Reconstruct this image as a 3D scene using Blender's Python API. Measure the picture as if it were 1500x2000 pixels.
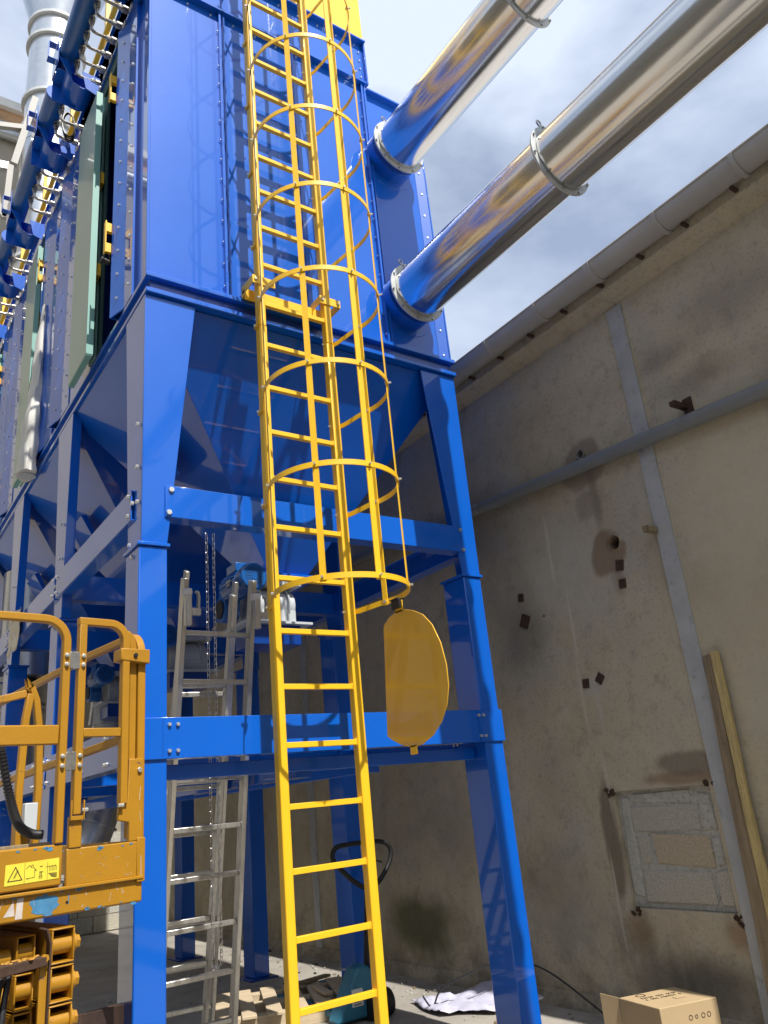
import bpy, bmesh, math, random
from mathutils import Vector, Matrix
random.seed(7)
R = math.radians
sc = bpy.context.scene
for o in list(bpy.data.objects): bpy.data.objects.remove(o)
C = sc.collection

# ------------------------------------------------------------------ camera
cam = bpy.data.cameras.new('camera'); camo = bpy.data.objects.new('camera', cam); C.objects.link(camo)
right = Vector((0.82538546, -0.55694048, -0.09249943)); down = Vector((0.119978, 0.33313253, -0.93521548)); fwd = Vector((0.55167393, 0.76081536, 0.34178335))
m = Matrix.Identity(4)
for i in range(3):
    m[i][0] = right[i]; m[i][1] = -down[i]; m[i][2] = -fwd[i]
m[2][3] = 1.35
camo.matrix_world = m
cam.sensor_fit = 'VERTICAL'; cam.sensor_height = 24; cam.lens = 24 * 1537.6 / 2000
cam.clip_end = 600; cam.clip_start = 0.05
sc.camera = camo

# ------------------------------------------------------------------ light
SUN = Vector((-0.02, -1.0, 1.42)).normalized()
elev = math.asin(SUN.z); rot = math.atan2(SUN.x, SUN.y)
w = bpy.data.worlds.new('World'); sc.world = w; w.use_nodes = True
nt = w.node_tree; nt.nodes.clear()
N = nt.nodes.new; L = nt.links.new
sky = N('ShaderNodeTexSky'); sky.sky_type = 'NISHITA'; sky.sun_disc = False
sky.sun_elevation = elev; sky.sun_rotation = rot; sky.air_density = 1.0; sky.dust_density = 2.2; sky.ozone_density = 1.0
b1 = N('ShaderNodeBackground'); b1.inputs[1].default_value = 0.12; L(sky.outputs[0], b1.inputs[0])
b2 = N('ShaderNodeBackground'); b2.inputs[0].default_value = (0.74, 0.83, 1.0, 1); b2.inputs[1].default_value = 0.80
tc = N('ShaderNodeTexCoord'); mp = N('ShaderNodeMapping'); mp.inputs['Scale'].default_value = (1, 1, 2.2)
L(tc.outputs['Generated'], mp.inputs[0])
n1 = N('ShaderNodeTexNoise'); n1.inputs['Scale'].default_value = 1.9; n1.inputs['Detail'].default_value = 7; n1.inputs['Roughness'].default_value = 0.52; n1.inputs['Distortion'].default_value = 0.35
L(mp.outputs[0], n1.inputs[0])
rp = N('ShaderNodeValToRGB'); rp.color_ramp.elements[0].position = 0.38; rp.color_ramp.elements[1].position = 0.60
rp.color_ramp.elements[0].color = (0.30, 0.30, 0.30, 1); rp.color_ramp.elements[1].color = (1.0, 1.0, 1.0, 1)
L(n1.outputs[0], rp.inputs[0])
mx = N('ShaderNodeMixShader'); L(rp.outputs[0], mx.inputs[0]); L(b1.outputs[0], mx.inputs[1]); L(b2.outputs[0], mx.inputs[2])
wo = N('ShaderNodeOutputWorld'); L(mx.outputs[0], wo.inputs[0])

sd = bpy.data.lights.new('sun', 'SUN'); sd.energy = 4.3; sd.angle = R(0.5); sd.color = (1.0, 0.95, 0.88)
so = bpy.data.objects.new('sun', sd); C.objects.link(so); so.rotation_euler = SUN.to_track_quat('Z', 'Y').to_euler(); so.location = SUN * 60
sc.view_settings.view_transform = 'Standard'; sc.view_settings.look = 'None'; sc.view_settings.exposure = 0.47; sc.view_settings.gamma = 1
sc.view_settings.use_curve_mapping = False
sc.render.engine = 'CYCLES'; sc.render.resolution_x = 768; sc.render.resolution_y = 1024
sc.cycles.max_bounces = 8

# ------------------------------------------------------------------ materials
def mat(name, col, rough=0.5, coatior=1.5, metal=0.0, coat=0.0, var=0.08, scale=6.0, bump=0.0, bscale=40.0, col2=None, lo=0.45, hi=0.6, stretch=(1, 1, 1), rvar=0.0, spec=0.5, ior=1.5):
    m = bpy.data.materials.new(name); m.use_nodes = True
    t = m.node_tree; n = t.nodes; l = t.links
    p = n['Principled BSDF']
    p.inputs['Roughness'].default_value = rough; p.inputs['Metallic'].default_value = metal
    p.inputs['Coat Weight'].default_value = coat; p.inputs['Coat Roughness'].default_value = 0.045; p.inputs['Coat IOR'].default_value = coatior; p.inputs['IOR'].default_value = ior
    p.inputs['Specular IOR Level'].default_value = spec
    tc = n.new('ShaderNodeTexCoord'); mp = n.new('ShaderNodeMapping'); mp.inputs['Scale'].default_value = stretch
    l.new(tc.outputs['Object'], mp.inputs[0])
    nz = n.new('ShaderNodeTexNoise'); nz.inputs['Scale'].default_value = scale; nz.inputs['Detail'].default_value = 6; nz.inputs['Roughness'].default_value = 0.6
    l.new(mp.outputs[0], nz.inputs[0])
    rp = n.new('ShaderNodeValToRGB')
    a = tuple(max(0, c * (1 - var)) for c in col); b = tuple(min(1, c * (1 + var)) for c in col)
    rp.color_ramp.elements[0].position = 0.3; rp.color_ramp.elements[1].position = 0.7
    rp.color_ramp.elements[0].color = (*a, 1); rp.color_ramp.elements[1].color = (*b, 1)
    l.new(nz.outputs[0], rp.inputs[0]); out = rp.outputs[0]
    if col2 is not None:
        nz2 = n.new('ShaderNodeTexNoise'); nz2.inputs['Scale'].default_value = scale * 2.3; nz2.inputs['Detail'].default_value = 9; nz2.inputs['Roughness'].default_value = 0.7
        l.new(mp.outputs[0], nz2.inputs[0])
        r2 = n.new('ShaderNodeValToRGB'); r2.color_ramp.elements[0].position = lo; r2.color_ramp.elements[1].position = hi
        l.new(nz2.outputs[0], r2.inputs[0])
        mxn = n.new('ShaderNodeMix'); mxn.data_type = 'RGBA'; mxn.inputs[7].default_value = (*col2, 1)
        l.new(r2.outputs[0], mxn.inputs[0]); l.new(out, mxn.inputs[6]); out = mxn.outputs[2]
    l.new(out, p.inputs['Base Color'])
    if rvar:
        mr = n.new('ShaderNodeMapRange'); mr.inputs[3].default_value = max(0.02, rough - rvar); mr.inputs[4].default_value = rough + rvar
        l.new(nz.outputs[0], mr.inputs[0]); l.new(mr.outputs[0], p.inputs['Roughness'])
    if bump:
        nb = n.new('ShaderNodeTexNoise'); nb.inputs['Scale'].default_value = bscale; nb.inputs['Detail'].default_value = 5
        l.new(mp.outputs[0], nb.inputs[0])
        bp = n.new('ShaderNodeBump'); bp.inputs['Strength'].default_value = bump; bp.inputs['Distance'].default_value = 0.01
        l.new(nb.outputs[0], bp.inputs['Height']); l.new(bp.outputs[0], p.inputs['Normal'])
    return m

M = {}
M['blue'] = mat('blue_paint', (0.0, 0.108, 0.56), 0.42, coatior=1.5, coat=1.0, var=0.06, scale=1.5, bump=0.04, bscale=2.2, spec=0.2, rvar=0.06, col2=(0.05, 0.15, 0.52), lo=0.60, hi=0.95)
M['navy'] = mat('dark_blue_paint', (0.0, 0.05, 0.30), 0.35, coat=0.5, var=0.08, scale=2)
M['motor'] = mat('motor_blue_paint', (0.01, 0.11, 0.38), 0.3, coat=0.4, var=0.1)
M['yellow'] = mat('yellow_paint', (0.88, 0.52, 0.016), 0.46, coat=0.1, var=0.05, scale=4, bump=0.04, bscale=60, col2=(0.55, 0.33, 0.05), lo=0.66, hi=0.80)
M['hatchm'] = mat('glossy_yellow_plate', (0.74, 0.42, 0.03), 0.36, coat=0.45, var=0.05, scale=4, col2=(0.62, 0.55, 0.35), lo=0.66, hi=0.72)
M['lift'] = mat('worn_orange_paint', (0.40, 0.195, 0.010), 0.45, coat=0.1, var=0.10, scale=5, col2=(0.16, 0.09, 0.06), lo=0.64, hi=0.68, bump=0.08, bscale=60)
M['green'] = mat('pale_green_sheet', (0.20, 0.42, 0.36), 0.5, var=0.06, scale=1.5)
M['greendoor'] = mat('green_grey_door_sheet', (0.22, 0.34, 0.29), 0.38, coat=0.3, var=0.06, scale=1.2)
M['greendark'] = mat('dark_green_seal', (0.03, 0.09, 0.075), 0.5)
M['galv'] = mat('polished_steel_duct', (0.74, 0.74, 0.73), 0.19, metal=1.0, var=0.07, scale=5, stretch=(5, 0.5, 5), bump=0.012, bscale=2.2, rvar=0.06, col2=(0.60, 0.60, 0.58), lo=0.55, hi=0.75)
M['galvd'] = mat('galvanised_sheet', (0.60, 0.62, 0.63), 0.30, metal=0.9, var=0.08, scale=9, bump=0.03, bscale=5)
M['zinc'] = mat('zinc_fitting', (0.45, 0.44, 0.41), 0.38, metal=0.9, var=0.15, scale=30)
M['steelpipe'] = mat('tarnished_steel_pipe', (0.40, 0.38, 0.35), 0.3, metal=0.95, var=0.2, scale=20)
M['boltm'] = mat('zinc_bolt', (0.72, 0.72, 0.68), 0.35, metal=0.75)
M['flange'] = mat('zinc_flange_paint', (0.52, 0.54, 0.53), 0.45, var=0.12, scale=12)
M['valve'] = mat('grey_valve_paint', (0.52, 0.56, 0.58), 0.45, var=0.06)
M['alu'] = mat('ladder_aluminium', (0.58, 0.57, 0.53), 0.36, metal=0.8, var=0.12, scale=14, stretch=(3, 3, 0.6), col2=(0.30, 0.28, 0.24), lo=0.58, hi=0.75)
M['chain'] = mat('bright_chain', (0.62, 0.62, 0.60), 0.35, metal=1.0)
M['black'] = mat('black_rubber', (0.012, 0.012, 0.013), 0.55)
M['dark'] = mat('chamber_shade_black', (0.010, 0.011, 0.012), 0.8)
M['bag'] = mat('white_filter_cloth', (0.66, 0.65, 0.60), 0.9, var=0.05, scale=8, bump=0.35, bscale=9, stretch=(1, 1, 0.5))
M['sheet'] = mat('white_plastic_sheet', (0.55, 0.55, 0.68), 0.4, var=0.05, bump=0.2, bscale=12)
M['card'] = mat('brown_cardboard', (0.46, 0.34, 0.19), 0.8, var=0.06, scale=5, bump=0.05)
M['ink'] = mat('print_ink', (0.05, 0.035, 0.02), 0.8)
M['label'] = mat('yellow_label', (0.78, 0.66, 0.06), 0.5, var=0.08, scale=25, col2=(0.30, 0.26, 0.13), lo=0.66, hi=0.70)
M['white'] = mat('white_print', (0.72, 0.72, 0.68), 0.6)
M['wood'] = mat('weathered_wood', (0.26, 0.20, 0.12), 0.85, var=0.25, scale=8, stretch=(5, 5, 0.5), bump=0.3, bscale=20, col2=(0.12, 0.08, 0.05), lo=0.58, hi=0.72)
M['woodlight'] = mat('pale_wood', (0.55, 0.43, 0.18), 0.8, var=0.22, scale=8, stretch=(5, 5, 0.5), bump=0.2, col2=(0.28, 0.19, 0.09), lo=0.50, hi=0.72)
M['pallet'] = mat('pallet_wood', (0.52, 0.42, 0.28), 0.85, var=0.18, scale=7, stretch=(1, 6, 6), bump=0.2)
M['rust'] = mat('rusty_steel', (0.06, 0.032, 0.02), 0.85, var=0.3, scale=20, bump=0.3)
M['pvc'] = mat('grey_pvc_pipe', (0.20, 0.215, 0.215), 0.45, var=0.08, scale=5)
M['gutter'] = mat('grey_gutter', (0.42, 0.41, 0.385), 0.5, var=0.1, scale=3, bump=0.03)
M['jack'] = mat('teal_blue_paint', (0.03, 0.17, 0.27), 0.45, var=0.15, scale=9)
M['smear'] = mat('blue_paint_smear', (0.06, 0.22, 0.40), 0.6, var=0.2, scale=30)
M['smearw'] = mat('white_paint_smear', (0.55, 0.50, 0.46), 0.7, var=0.15, scale=25)
M['cream'] = mat('cream_cloth', (0.62, 0.57, 0.46), 0.8)
M['hose'] = mat('black_hose', (0.02, 0.02, 0.022), 0.4)
M['strip'] = mat('grey_mortar_strip', (0.44, 0.45, 0.44), 0.8, var=0.10, scale=6, bump=0.15, bscale=30, col2=(0.20, 0.20, 0.19), lo=0.55, hi=0.8)
M['block'] = mat('concrete_block', (0.50, 0.475, 0.39), 0.95, var=0.22, scale=90, bump=0.9, bscale=130, col2=(0.10, 0.09, 0.075), lo=0.60, hi=0.66)
M['blockt'] = mat('tan_concrete_block', (0.52, 0.44, 0.31), 0.95, var=0.22, scale=90, bump=0.9, bscale=130, col2=(0.14, 0.11, 0.08), lo=0.60, hi=0.68)
M['mortar'] = mat('rough_mortar', (0.47, 0.465, 0.41), 0.95, var=0.12, scale=20, bump=0.5, bscale=50, col2=(0.22, 0.21, 0.17), lo=0.5, hi=0.75)
M['backwall'] = mat('beige_facade', (0.33, 0.30, 0.24), 0.9, var=0.08, scale=1.2, bump=0.1)
M['roof'] = mat('roof_sheet', (0.45, 0.42, 0.38), 0.7, var=0.15)
M['rooforange'] = mat('terracotta_trim', (0.50, 0.30, 0.16), 0.8, var=0.2)
M['paint_grey'] = mat('grey_painted_steel', (0.30, 0.29, 0.26), 0.5)

def concrete_wall():
    m = bpy.data.materials.new('rendered_concrete_wall'); m.use_nodes = True
    t = m.node_tree; n = t.nodes; l = t.links; p = n['Principled BSDF']; p.inputs['Roughness'].default_value = 0.93
    tc = n.new('ShaderNodeTexCoord')
    def noise(scale, detail=7, rough=0.6, stretch=(1, 1, 1), dist=0.0):
        mp = n.new('ShaderNodeMapping'); mp.inputs['Scale'].default_value = stretch; l.new(tc.outputs['Object'], mp.inputs[0])
        z = n.new('ShaderNodeTexNoise'); z.inputs['Scale'].default_value = scale; z.inputs['Detail'].default_value = detail; z.inputs['Roughness'].default_value = rough; z.inputs['Distortion'].default_value = dist
        l.new(mp.outputs[0], z.inputs[0]); return z.outputs[0]
    def ramp(src, stops):
        r = n.new('ShaderNodeValToRGB'); e = r.color_ramp.elements
        while len(e) < len(stops): e.new(0.5)
        for k, (pos, col) in enumerate(stops):
            e[k].position = pos; e[k].color = (*col, 1) if not isinstance(col, float) else (col, col, col, 1)
        l.new(src, r.inputs[0]); return r.outputs[0]
    def mix(f, a, b, mode='MIX'):
        x = n.new('ShaderNodeMix'); x.data_type = 'RGBA'; x.blend_type = mode
        if isinstance(f, float): x.inputs[0].default_value = f
        else: l.new(f, x.inputs[0])
        l.new(a, x.inputs[6])
        if isinstance(b, tuple): x.inputs[7].default_value = (*b, 1)
        else: l.new(b, x.inputs[7])
        return x.outputs[2]
    base = ramp(noise(0.55, 8, 0.62, dist=0.6), [(0.32, (0.41, 0.345, 0.235)), (0.5, (0.53, 0.465, 0.335)), (0.68, (0.62, 0.56, 0.425))])
    base = mix(ramp(noise(1.3, 8, 0.7, dist=0.8), [(0.48, 0.0), (0.62, 0.55)]), base, (0.46, 0.445, 0.385))
    base = mix(ramp(noise(2.3, 9, 0.75, (1, 1, 0.8)), [(0.56, 0.0), (0.70, 0.45)]), base, (0.12, 0.105, 0.085))
    base = mix(ramp(noise(1.7, 4, 0.5, (1, 3.2, 0.18)), [(0.60, 0.0), (0.70, 0.30)]), base, (0.46, 0.42, 0.33))
    base = mix(ramp(noise(46, 3, 0.5), [(0.33, 0.25), (0.45, 0.0)]), base, (0.13, 0.115, 0.09))
    base = mix(ramp(noise(9, 6, 0.65), [(0.52, 0.0), (0.66, 0.28)]), base, (0.20, 0.175, 0.135))
    warp = n.new('ShaderNodeTexNoise'); warp.inputs['Scale'].default_value = 4.5; warp.inputs['Detail'].default_value = 6; l.new(tc.outputs['Object'], warp.inputs[0])
    def stain(y, z, ry, rz, col, k, soft=0.6):
        nonlocal base
        a = n.new('ShaderNodeVectorMath'); a.operation = 'MULTIPLY_ADD'; l.new(warp.outputs['Color'], a.inputs[0]); a.inputs[1].default_value = (0, 0.9 * ry, 0.9 * rz); l.new(tc.outputs['Object'], a.inputs[2])
        b_ = n.new('ShaderNodeVectorMath'); b_.operation = 'SUBTRACT'; l.new(a.outputs[0], b_.inputs[0]); b_.inputs[1].default_value = (0, y - 3.0 + 0.45 * ry, z + 0.45 * rz)
        c_ = n.new('ShaderNodeVectorMath'); c_.operation = 'MULTIPLY'; l.new(b_.outputs[0], c_.inputs[0]); c_.inputs[1].default_value = (0, 1 / ry, 1 / rz)
        d_ = n.new('ShaderNodeVectorMath'); d_.operation = 'LENGTH'; l.new(c_.outputs[0], d_.inputs[0])
        e_ = n.new('ShaderNodeMapRange'); e_.interpolation_type = 'SMOOTHSTEP'; e_.inputs[1].default_value = 1.0 - soft; e_.inputs[2].default_value = 1.0 + soft * 0.3; e_.inputs[3].default_value = k; e_.inputs[4].default_value = 0.0
        l.new(d_.outputs['Value'], e_.inputs[0]); base = mix(e_.outputs[0], base, col)
    stain(2.2, 2.9, 0.7, 0.75, (0.60, 0.53, 0.38), 0.6, 0.9)
    stain(2.45, 1.9, 0.5, 0.9, (0.58, 0.51, 0.37), 0.55, 0.9)
    stain(3.7, 2.75, 0.5, 0.45, (0.52, 0.50, 0.44), 0.55, 0.9)
    stain(4.15, 2.4, 0.28, 0.35, (0.10, 0.095, 0.08), 0.45, 0.8)
    stain(2.0, 4.0, 0.5, 0.25, (0.22, 0.19, 0.15), 0.4, 0.9)
    stain(2.35, 3.6, 0.35, 0.12, (0.19, 0.165, 0.13), 0.5, 0.8)
    stain(3.25, 2.745, 0.16, 0.15, (0.24, 0.165, 0.10), 0.8, 0.2)
    stain(3.33, 3.40, 0.22, 0.20, (0.27, 0.22, 0.165), 0.75, 0.25)
    stain(3.26, 3.10, 0.05, 0.30, (0.15, 0.12, 0.09), 0.5, 0.8)
    stain(3.64, 0.95, 0.07, 0.42, (0.14, 0.115, 0.08), 0.75, 0.4)
    stain(3.05, 1.31, 0.30, 0.045, (0.24, 0.14, 0.075), 0.7, 0.6)
    stain(3.0, 1.39, 0.22, 0.08, (0.17, 0.135, 0.095), 0.7, 0.4)
    stain(3.55, 0.46, 0.12, 0.13, (0.27, 0.155, 0.06), 0.6, 0.8)
    stain(2.90, 0.50, 0.10, 0.10, (0.24, 0.12, 0.05), 0.6, 0.8)
    stain(3.10, 0.26, 0.45, 0.15, (0.10, 0.09, 0.07), 0.6, 0.9)
    stain(5.75, 0.38, 0.55, 0.26, (0.07, 0.08, 0.025), 0.85, 0.6)
    stain(3.35, 3.12, 0.10, 0.10, (0.30, 0.25, 0.19), 0.6, 0.3)
    stain(3.2, 2.60, 0.06, 0.16, (0.26, 0.20, 0.14), 0.6, 0.8)
    stain(3.56, 1.92, 0.14, 0.09, (0.52, 0.50, 0.45), 0.6, 0.8)
    stain(3.55, 1.75, 0.03, 0.16, (0.52, 0.50, 0.45), 0.5, 0.8)
    stain(3.75, 2.9, 0.018, 0.30, (0.62, 0.58, 0.48), 0.7, 0.6)
    stain(3.66, 2.35, 0.016, 0.28, (0.62, 0.58, 0.48), 0.7, 0.6)
    stain(3.68, 1.85, 0.016, 0.30, (0.60, 0.56, 0.46), 0.6, 0.6)
    stain(3.60, 1.30, 0.018, 0.25, (0.60, 0.56, 0.46), 0.6, 0.6)
    stain(3.68, 0.60, 0.012, 0.35, (0.60, 0.56, 0.46), 0.6, 0.6)
    stain(2.55, 3.85, 0.25, 0.10, (0.24, 0.20, 0.16), 0.5, 0.9)
    stain(1.9, 3.2, 0.10, 0.5, (0.36, 0.31, 0.24), 0.5, 0.9)
    stain(4.45, 3.2, 0.35, 0.7, (0.26, 0.24, 0.20), 0.55, 0.9)
    stain(6.0, 1.2, 1.4, 0.9, (0.15, 0.125, 0.09), 0.45, 0.9)
    stain(4.25, 0.7, 0.5, 0.35, (0.22, 0.185, 0.125), 0.5, 0.9)
    # damp dirt band near the ground
    sx = n.new('ShaderNodeSeparateXYZ'); l.new(tc.outputs['Object'], sx.inputs[0])
    mr = n.new('ShaderNodeMapRange'); mr.inputs[1].default_value = 0.0; mr.inputs[2].default_value = 0.75; mr.inputs[3].default_value = 0.62; mr.inputs[4].default_value = 0.0
    l.new(sx.outputs[2], mr.inputs[0])
    mm = n.new('ShaderNodeMath'); mm.operation = 'MULTIPLY'; l.new(mr.outputs[0], mm.inputs[0]); l.new(ramp(noise(3.1, 8, 0.7), [(0.40, 0.25), (0.56, 1.0)]), mm.inputs[1])
    base = mix(mm.outputs[0], base, (0.085, 0.08, 0.055))
    l.new(base, p.inputs['Base Color'])
    b = n.new('ShaderNodeBump'); b.inputs['Strength'].default_value = 0.55; b.inputs['Distance'].default_value = 0.012
    l.new(noise(26, 8, 0.7), b.inputs['Height'])
    b2 = n.new('ShaderNodeBump'); b2.inputs['Strength'].default_value = 0.5; b2.inputs['Distance'].default_value = 0.05
    l.new(noise(1.6, 4, 0.5), b2.inputs['Height']); l.new(b.outputs[0], b2.inputs['Normal']); l.new(b2.outputs[0], p.inputs['Normal'])
    return m
M['wall'] = concrete_wall()

def ground_mat():
    m = mat('dusty_concrete_floor', (0.34, 0.315, 0.275), 0.9, var=0.18, scale=1.3, bump=0.35, bscale=30, col2=(0.20, 0.19, 0.165), lo=0.48, hi=0.75)
    return m
M['ground'] = ground_mat()

# ------------------------------------------------------------------ mesh helpers
class MB:
    def __init__(s): s.v = []; s.f = []; s.mi = []; s.mats = []; s.cur = 0
    def use(s, m):
        if m not in s.mats: s.mats.append(m)
        s.cur = s.mats.index(m); return s
    def _add(s, vs, fs):
        k = len(s.v); s.v += [Vector(v) for v in vs]
        for f in fs: s.f.append([i + k for i in f]); s.mi.append(s.cur)
        return s
    def hexa(s, b, t):
        return s._add(list(b) + list(t), [(3, 2, 1, 0), (4, 5, 6, 7), (0, 1, 5, 4), (1, 2, 6, 5), (2, 3, 7, 6), (3, 0, 4, 7)])
    def box(s, x0, x1, y0, y1, z0, z1):
        return s.hexa([(x0, y0, z0), (x1, y0, z0), (x1, y1, z0), (x0, y1, z0)], [(x0, y0, z1), (x1, y0, z1), (x1, y1, z1), (x0, y1, z1)])
    def bar(s, a, b, wd, dp, side=(1, 0, 0)):
        """box beam from a to b; wd along side, dp across"""
        a = Vector(a); b = Vector(b); d = (b - a).normalized(); u = Vector(side); u = (u - d * u.dot(d)).normalized(); v = d.cross(u)
        q = lambda c: [c - u * wd / 2 - v * dp / 2, c + u * wd / 2 - v * dp / 2, c + u * wd / 2 + v * dp / 2, c - u * wd / 2 + v * dp / 2]
        return s.hexa(q(a), q(b))
    def prism(s, poly, vec):
        vec = Vector(vec); n = len(poly); a = [Vector(p) for p in poly]
        return s._add(a + [p + vec for p in a], [tuple(range(n))[::-1], tuple(range(n, 2 * n))] + [(i, (i + 1) % n, (i + 1) % n + n, i + n) for i in range(n)])
    def cyl(s, a, b, r, r2=None, seg=16, cap=True):
        a = Vector(a); b = Vector(b); r2 = r if r2 is None else r2
        d = (b - a).normalized(); u = d.orthogonal().normalized(); v = d.cross(u)
        vs = []
        for c, rr in ((a, r), (b, r2)):
            for i in range(seg):
                t = 2 * math.pi * i / seg; vs.append(c + (u * math.cos(t) + v * math.sin(t)) * rr)
        fs = [(i, (i + 1) % seg, (i + 1) % seg + seg, i + seg) for i in range(seg)]
        if cap: fs += [tuple(range(seg))[::-1], tuple(range(seg, 2 * seg))]
        return s._add(vs, fs)
    def ring(s, c, axis, r0, r1, th, seg=32):
        """flat washer centred at c"""
        c = Vector(c); d = Vector(axis).normalized(); u = d.orthogonal().normalized(); v = d.cross(u); vs = []
        for off in (-th / 2, th / 2):
            for rr in (r0, r1):
                for i in range(seg):
                    t = 2 * math.pi * i / seg; vs.append(c + d * off + (u * math.cos(t) + v * math.sin(t)) * rr)
        fs = []
        for i in range(seg):
            j = (i + 1) % seg
            fs += [(i, j, j + seg, i + seg), (i + 2 * seg, i + 3 * seg, j + 3 * seg, j + 2 * seg), (i + seg, j + seg, j + 3 * seg, i + 3 * seg), (i, i + 2 * seg, j + 2 * seg, j)]
        return s._add(vs, fs)
    def sweep(s, pts, prof, ups=None, closed=False):
        """sweep a closed 2D profile [(u,v)] along pts"""
        pts = [Vector(p) for p in pts]; n = len(pts); k = len(prof); vs = []; up = None
        for i, p in enumerate(pts):
            if closed: d = (pts[(i + 1) % n] - pts[i - 1]).normalized()
            else: d = (pts[min(i + 1, n - 1)] - pts[max(i - 1, 0)]).normalized()
            if ups is not None: u = Vector(ups); u = (u - d * u.dot(d)).normalized()
            else:
                u = d.orthogonal().normalized() if up is None else (up - d * up.dot(d)).normalized()
            up = u; v = d.cross(u)
            vs += [p + u * a + v * b for a, b in prof]
        fs = []
        for i in range(n if closed else n - 1):
            for j in range(k):
                a = i * k + j; b = i * k + (j + 1) % k; i2 = (i + 1) % n
                fs.append((a, b, i2 * k + (j + 1) % k, i2 * k + j))
        if not closed: fs += [tuple(range(k))[::-1], tuple(range((n - 1) * k, n * k))]
        return s._add(vs, fs)
    def tube(s, pts, r, seg=10, closed=False):
        return s.sweep(pts, [(r * math.cos(2 * math.pi * i / seg), r * math.sin(2 * math.pi * i / seg)) for i in range(seg)], closed=closed)
    def bolt(s, c, n, r=0.008, h=0.006):
        c = Vector(c); n = Vector(n).normalized()
        return s.cyl(c - n * 0.002, c + n * h, r, r * 0.85, seg=6)
    def build(s, name, m=None, parent=None, bevel=0.0, smooth=True, local=False, label=None, kind=None):
        me = bpy.data.meshes.new(name)
        off = Vector((0, 0, 0))
        if parent is not None and not local: off = Vector(parent['_base'])
        me.from_pydata([v - off for v in s.v], [], s.f)
        mats = s.mats if s.mats else [M[m] if isinstance(m, str) else m]
        for x in mats: me.materials.append(M[x] if isinstance(x, str) else x)
        if s.mats:
            for p, i in zip(me.polygons, s.mi): p.material_index = i
        bm = bmesh.new(); bm.from_mesh(me); bmesh.ops.recalc_face_normals(bm, faces=bm.faces); bm.to_mesh(me); bm.free()
        if smooth:
            me.polygons.foreach_set('use_smooth', [True] * len(me.polygons)); me.set_sharp_from_angle(angle=R(35))
        o = bpy.data.objects.new(name, me); C.objects.link(o)
        if parent is not None:
            o.parent = parent; o['_base'] = parent['_base']
        else: o['_base'] = (0.0, 0.0, 0.0)
        if bevel:
            b = o.modifiers.new('bevel', 'BEVEL'); b.width = bevel; b.segments = 2; b.limit_method = 'ANGLE'; b.angle_limit = R(50)
        if label: o['label'] = label
        if kind: o['kind'] = kind
        return o
def box(*a): return MB().box(*a)
def thing(name, label, cat, loc, rotz=0, group=None):
    o = bpy.data.objects.new(name, None); C.objects.link(o); o.location = loc; o.rotation_euler = (0, 0, rotz)
    o['label'] = label; o['category'] = cat; o['_base'] = tuple(loc); o.empty_display_size = 0.2
    if group: o['group'] = group
    return o
def tag(o, label, cat, group=None):
    o['label'] = label; o['category'] = cat
    if group: o['group'] = group
    return o
def share(o, name, parent, loc=(0, 0, 0), rot=None):
    c = o.copy(); c.name = name; C.objects.link(c); c.parent = parent; c.location = loc
    if rot is not None: c.rotation_euler = rot
    return c
def arc(c, r, a0, a1, n, z):
    return [Vector((c[0] + r * math.cos(R(a0 + (a1 - a0) * i / n)), c[1] + r * math.sin(R(a0 + (a1 - a0) * i / n)), z)) for i in range(n + 1)]
def bez(p, n=12):
    """smooth curve through points (Catmull-Rom)"""
    p = [Vector(q) for q in p]; out = []
    for i in range(len(p) - 1):
        a = p[max(i - 1, 0)]; b = p[i]; c = p[i + 1]; d = p[min(i + 2, len(p) - 1)]
        for k in range(n):
            t = k / n
            out.append(0.5 * ((2 * b) + (c - a) * t + (2 * a - 5 * b + 4 * c - d) * t * t + (3 * b - a - 3 * c + d) * t ** 3))
    out.append(p[-1]); return out
def text_mesh(txt, size):
    cu = bpy.data.curves.new('t', 'FONT'); cu.body = txt; cu.size = size; cu.align_x = 'CENTER'
    to = bpy.data.objects.new('t', cu); C.objects.link(to)
    dg = bpy.context.evaluated_depsgraph_get(); me = bpy.data.meshes.new_from_object(to.evaluated_get(dg))
    bpy.data.objects.remove(to); return me

# ================================================================== SETTING
g = MB(); 
g._add([(-60, -60, 0), (60, -60, 0), (60, 60, 0), (-60, 60, 0)], [(0, 1, 2, 3)])
o = g.build('ground', 'ground'); o['kind'] = 'structure'
M['bounce_dark'] = mat('bounce_dark_sheet', (0.065, 0.065, 0.066), 0.85, var=0.2, scale=3, bump=0.4, bscale=80)  # unseen dark ground sheet, added to cut light bouncing up onto the machine
o = MB()._add([(-6.4, -15.9, 0.004), (1.3, -15.9, 0.004), (1.3, 2.9, 0.004), (-6.4, 2.9, 0.004)], [(0, 1, 2, 3)]).build('bounce_cut_sheet', 'bounce_dark'); o['kind'] = 'structure'

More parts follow.
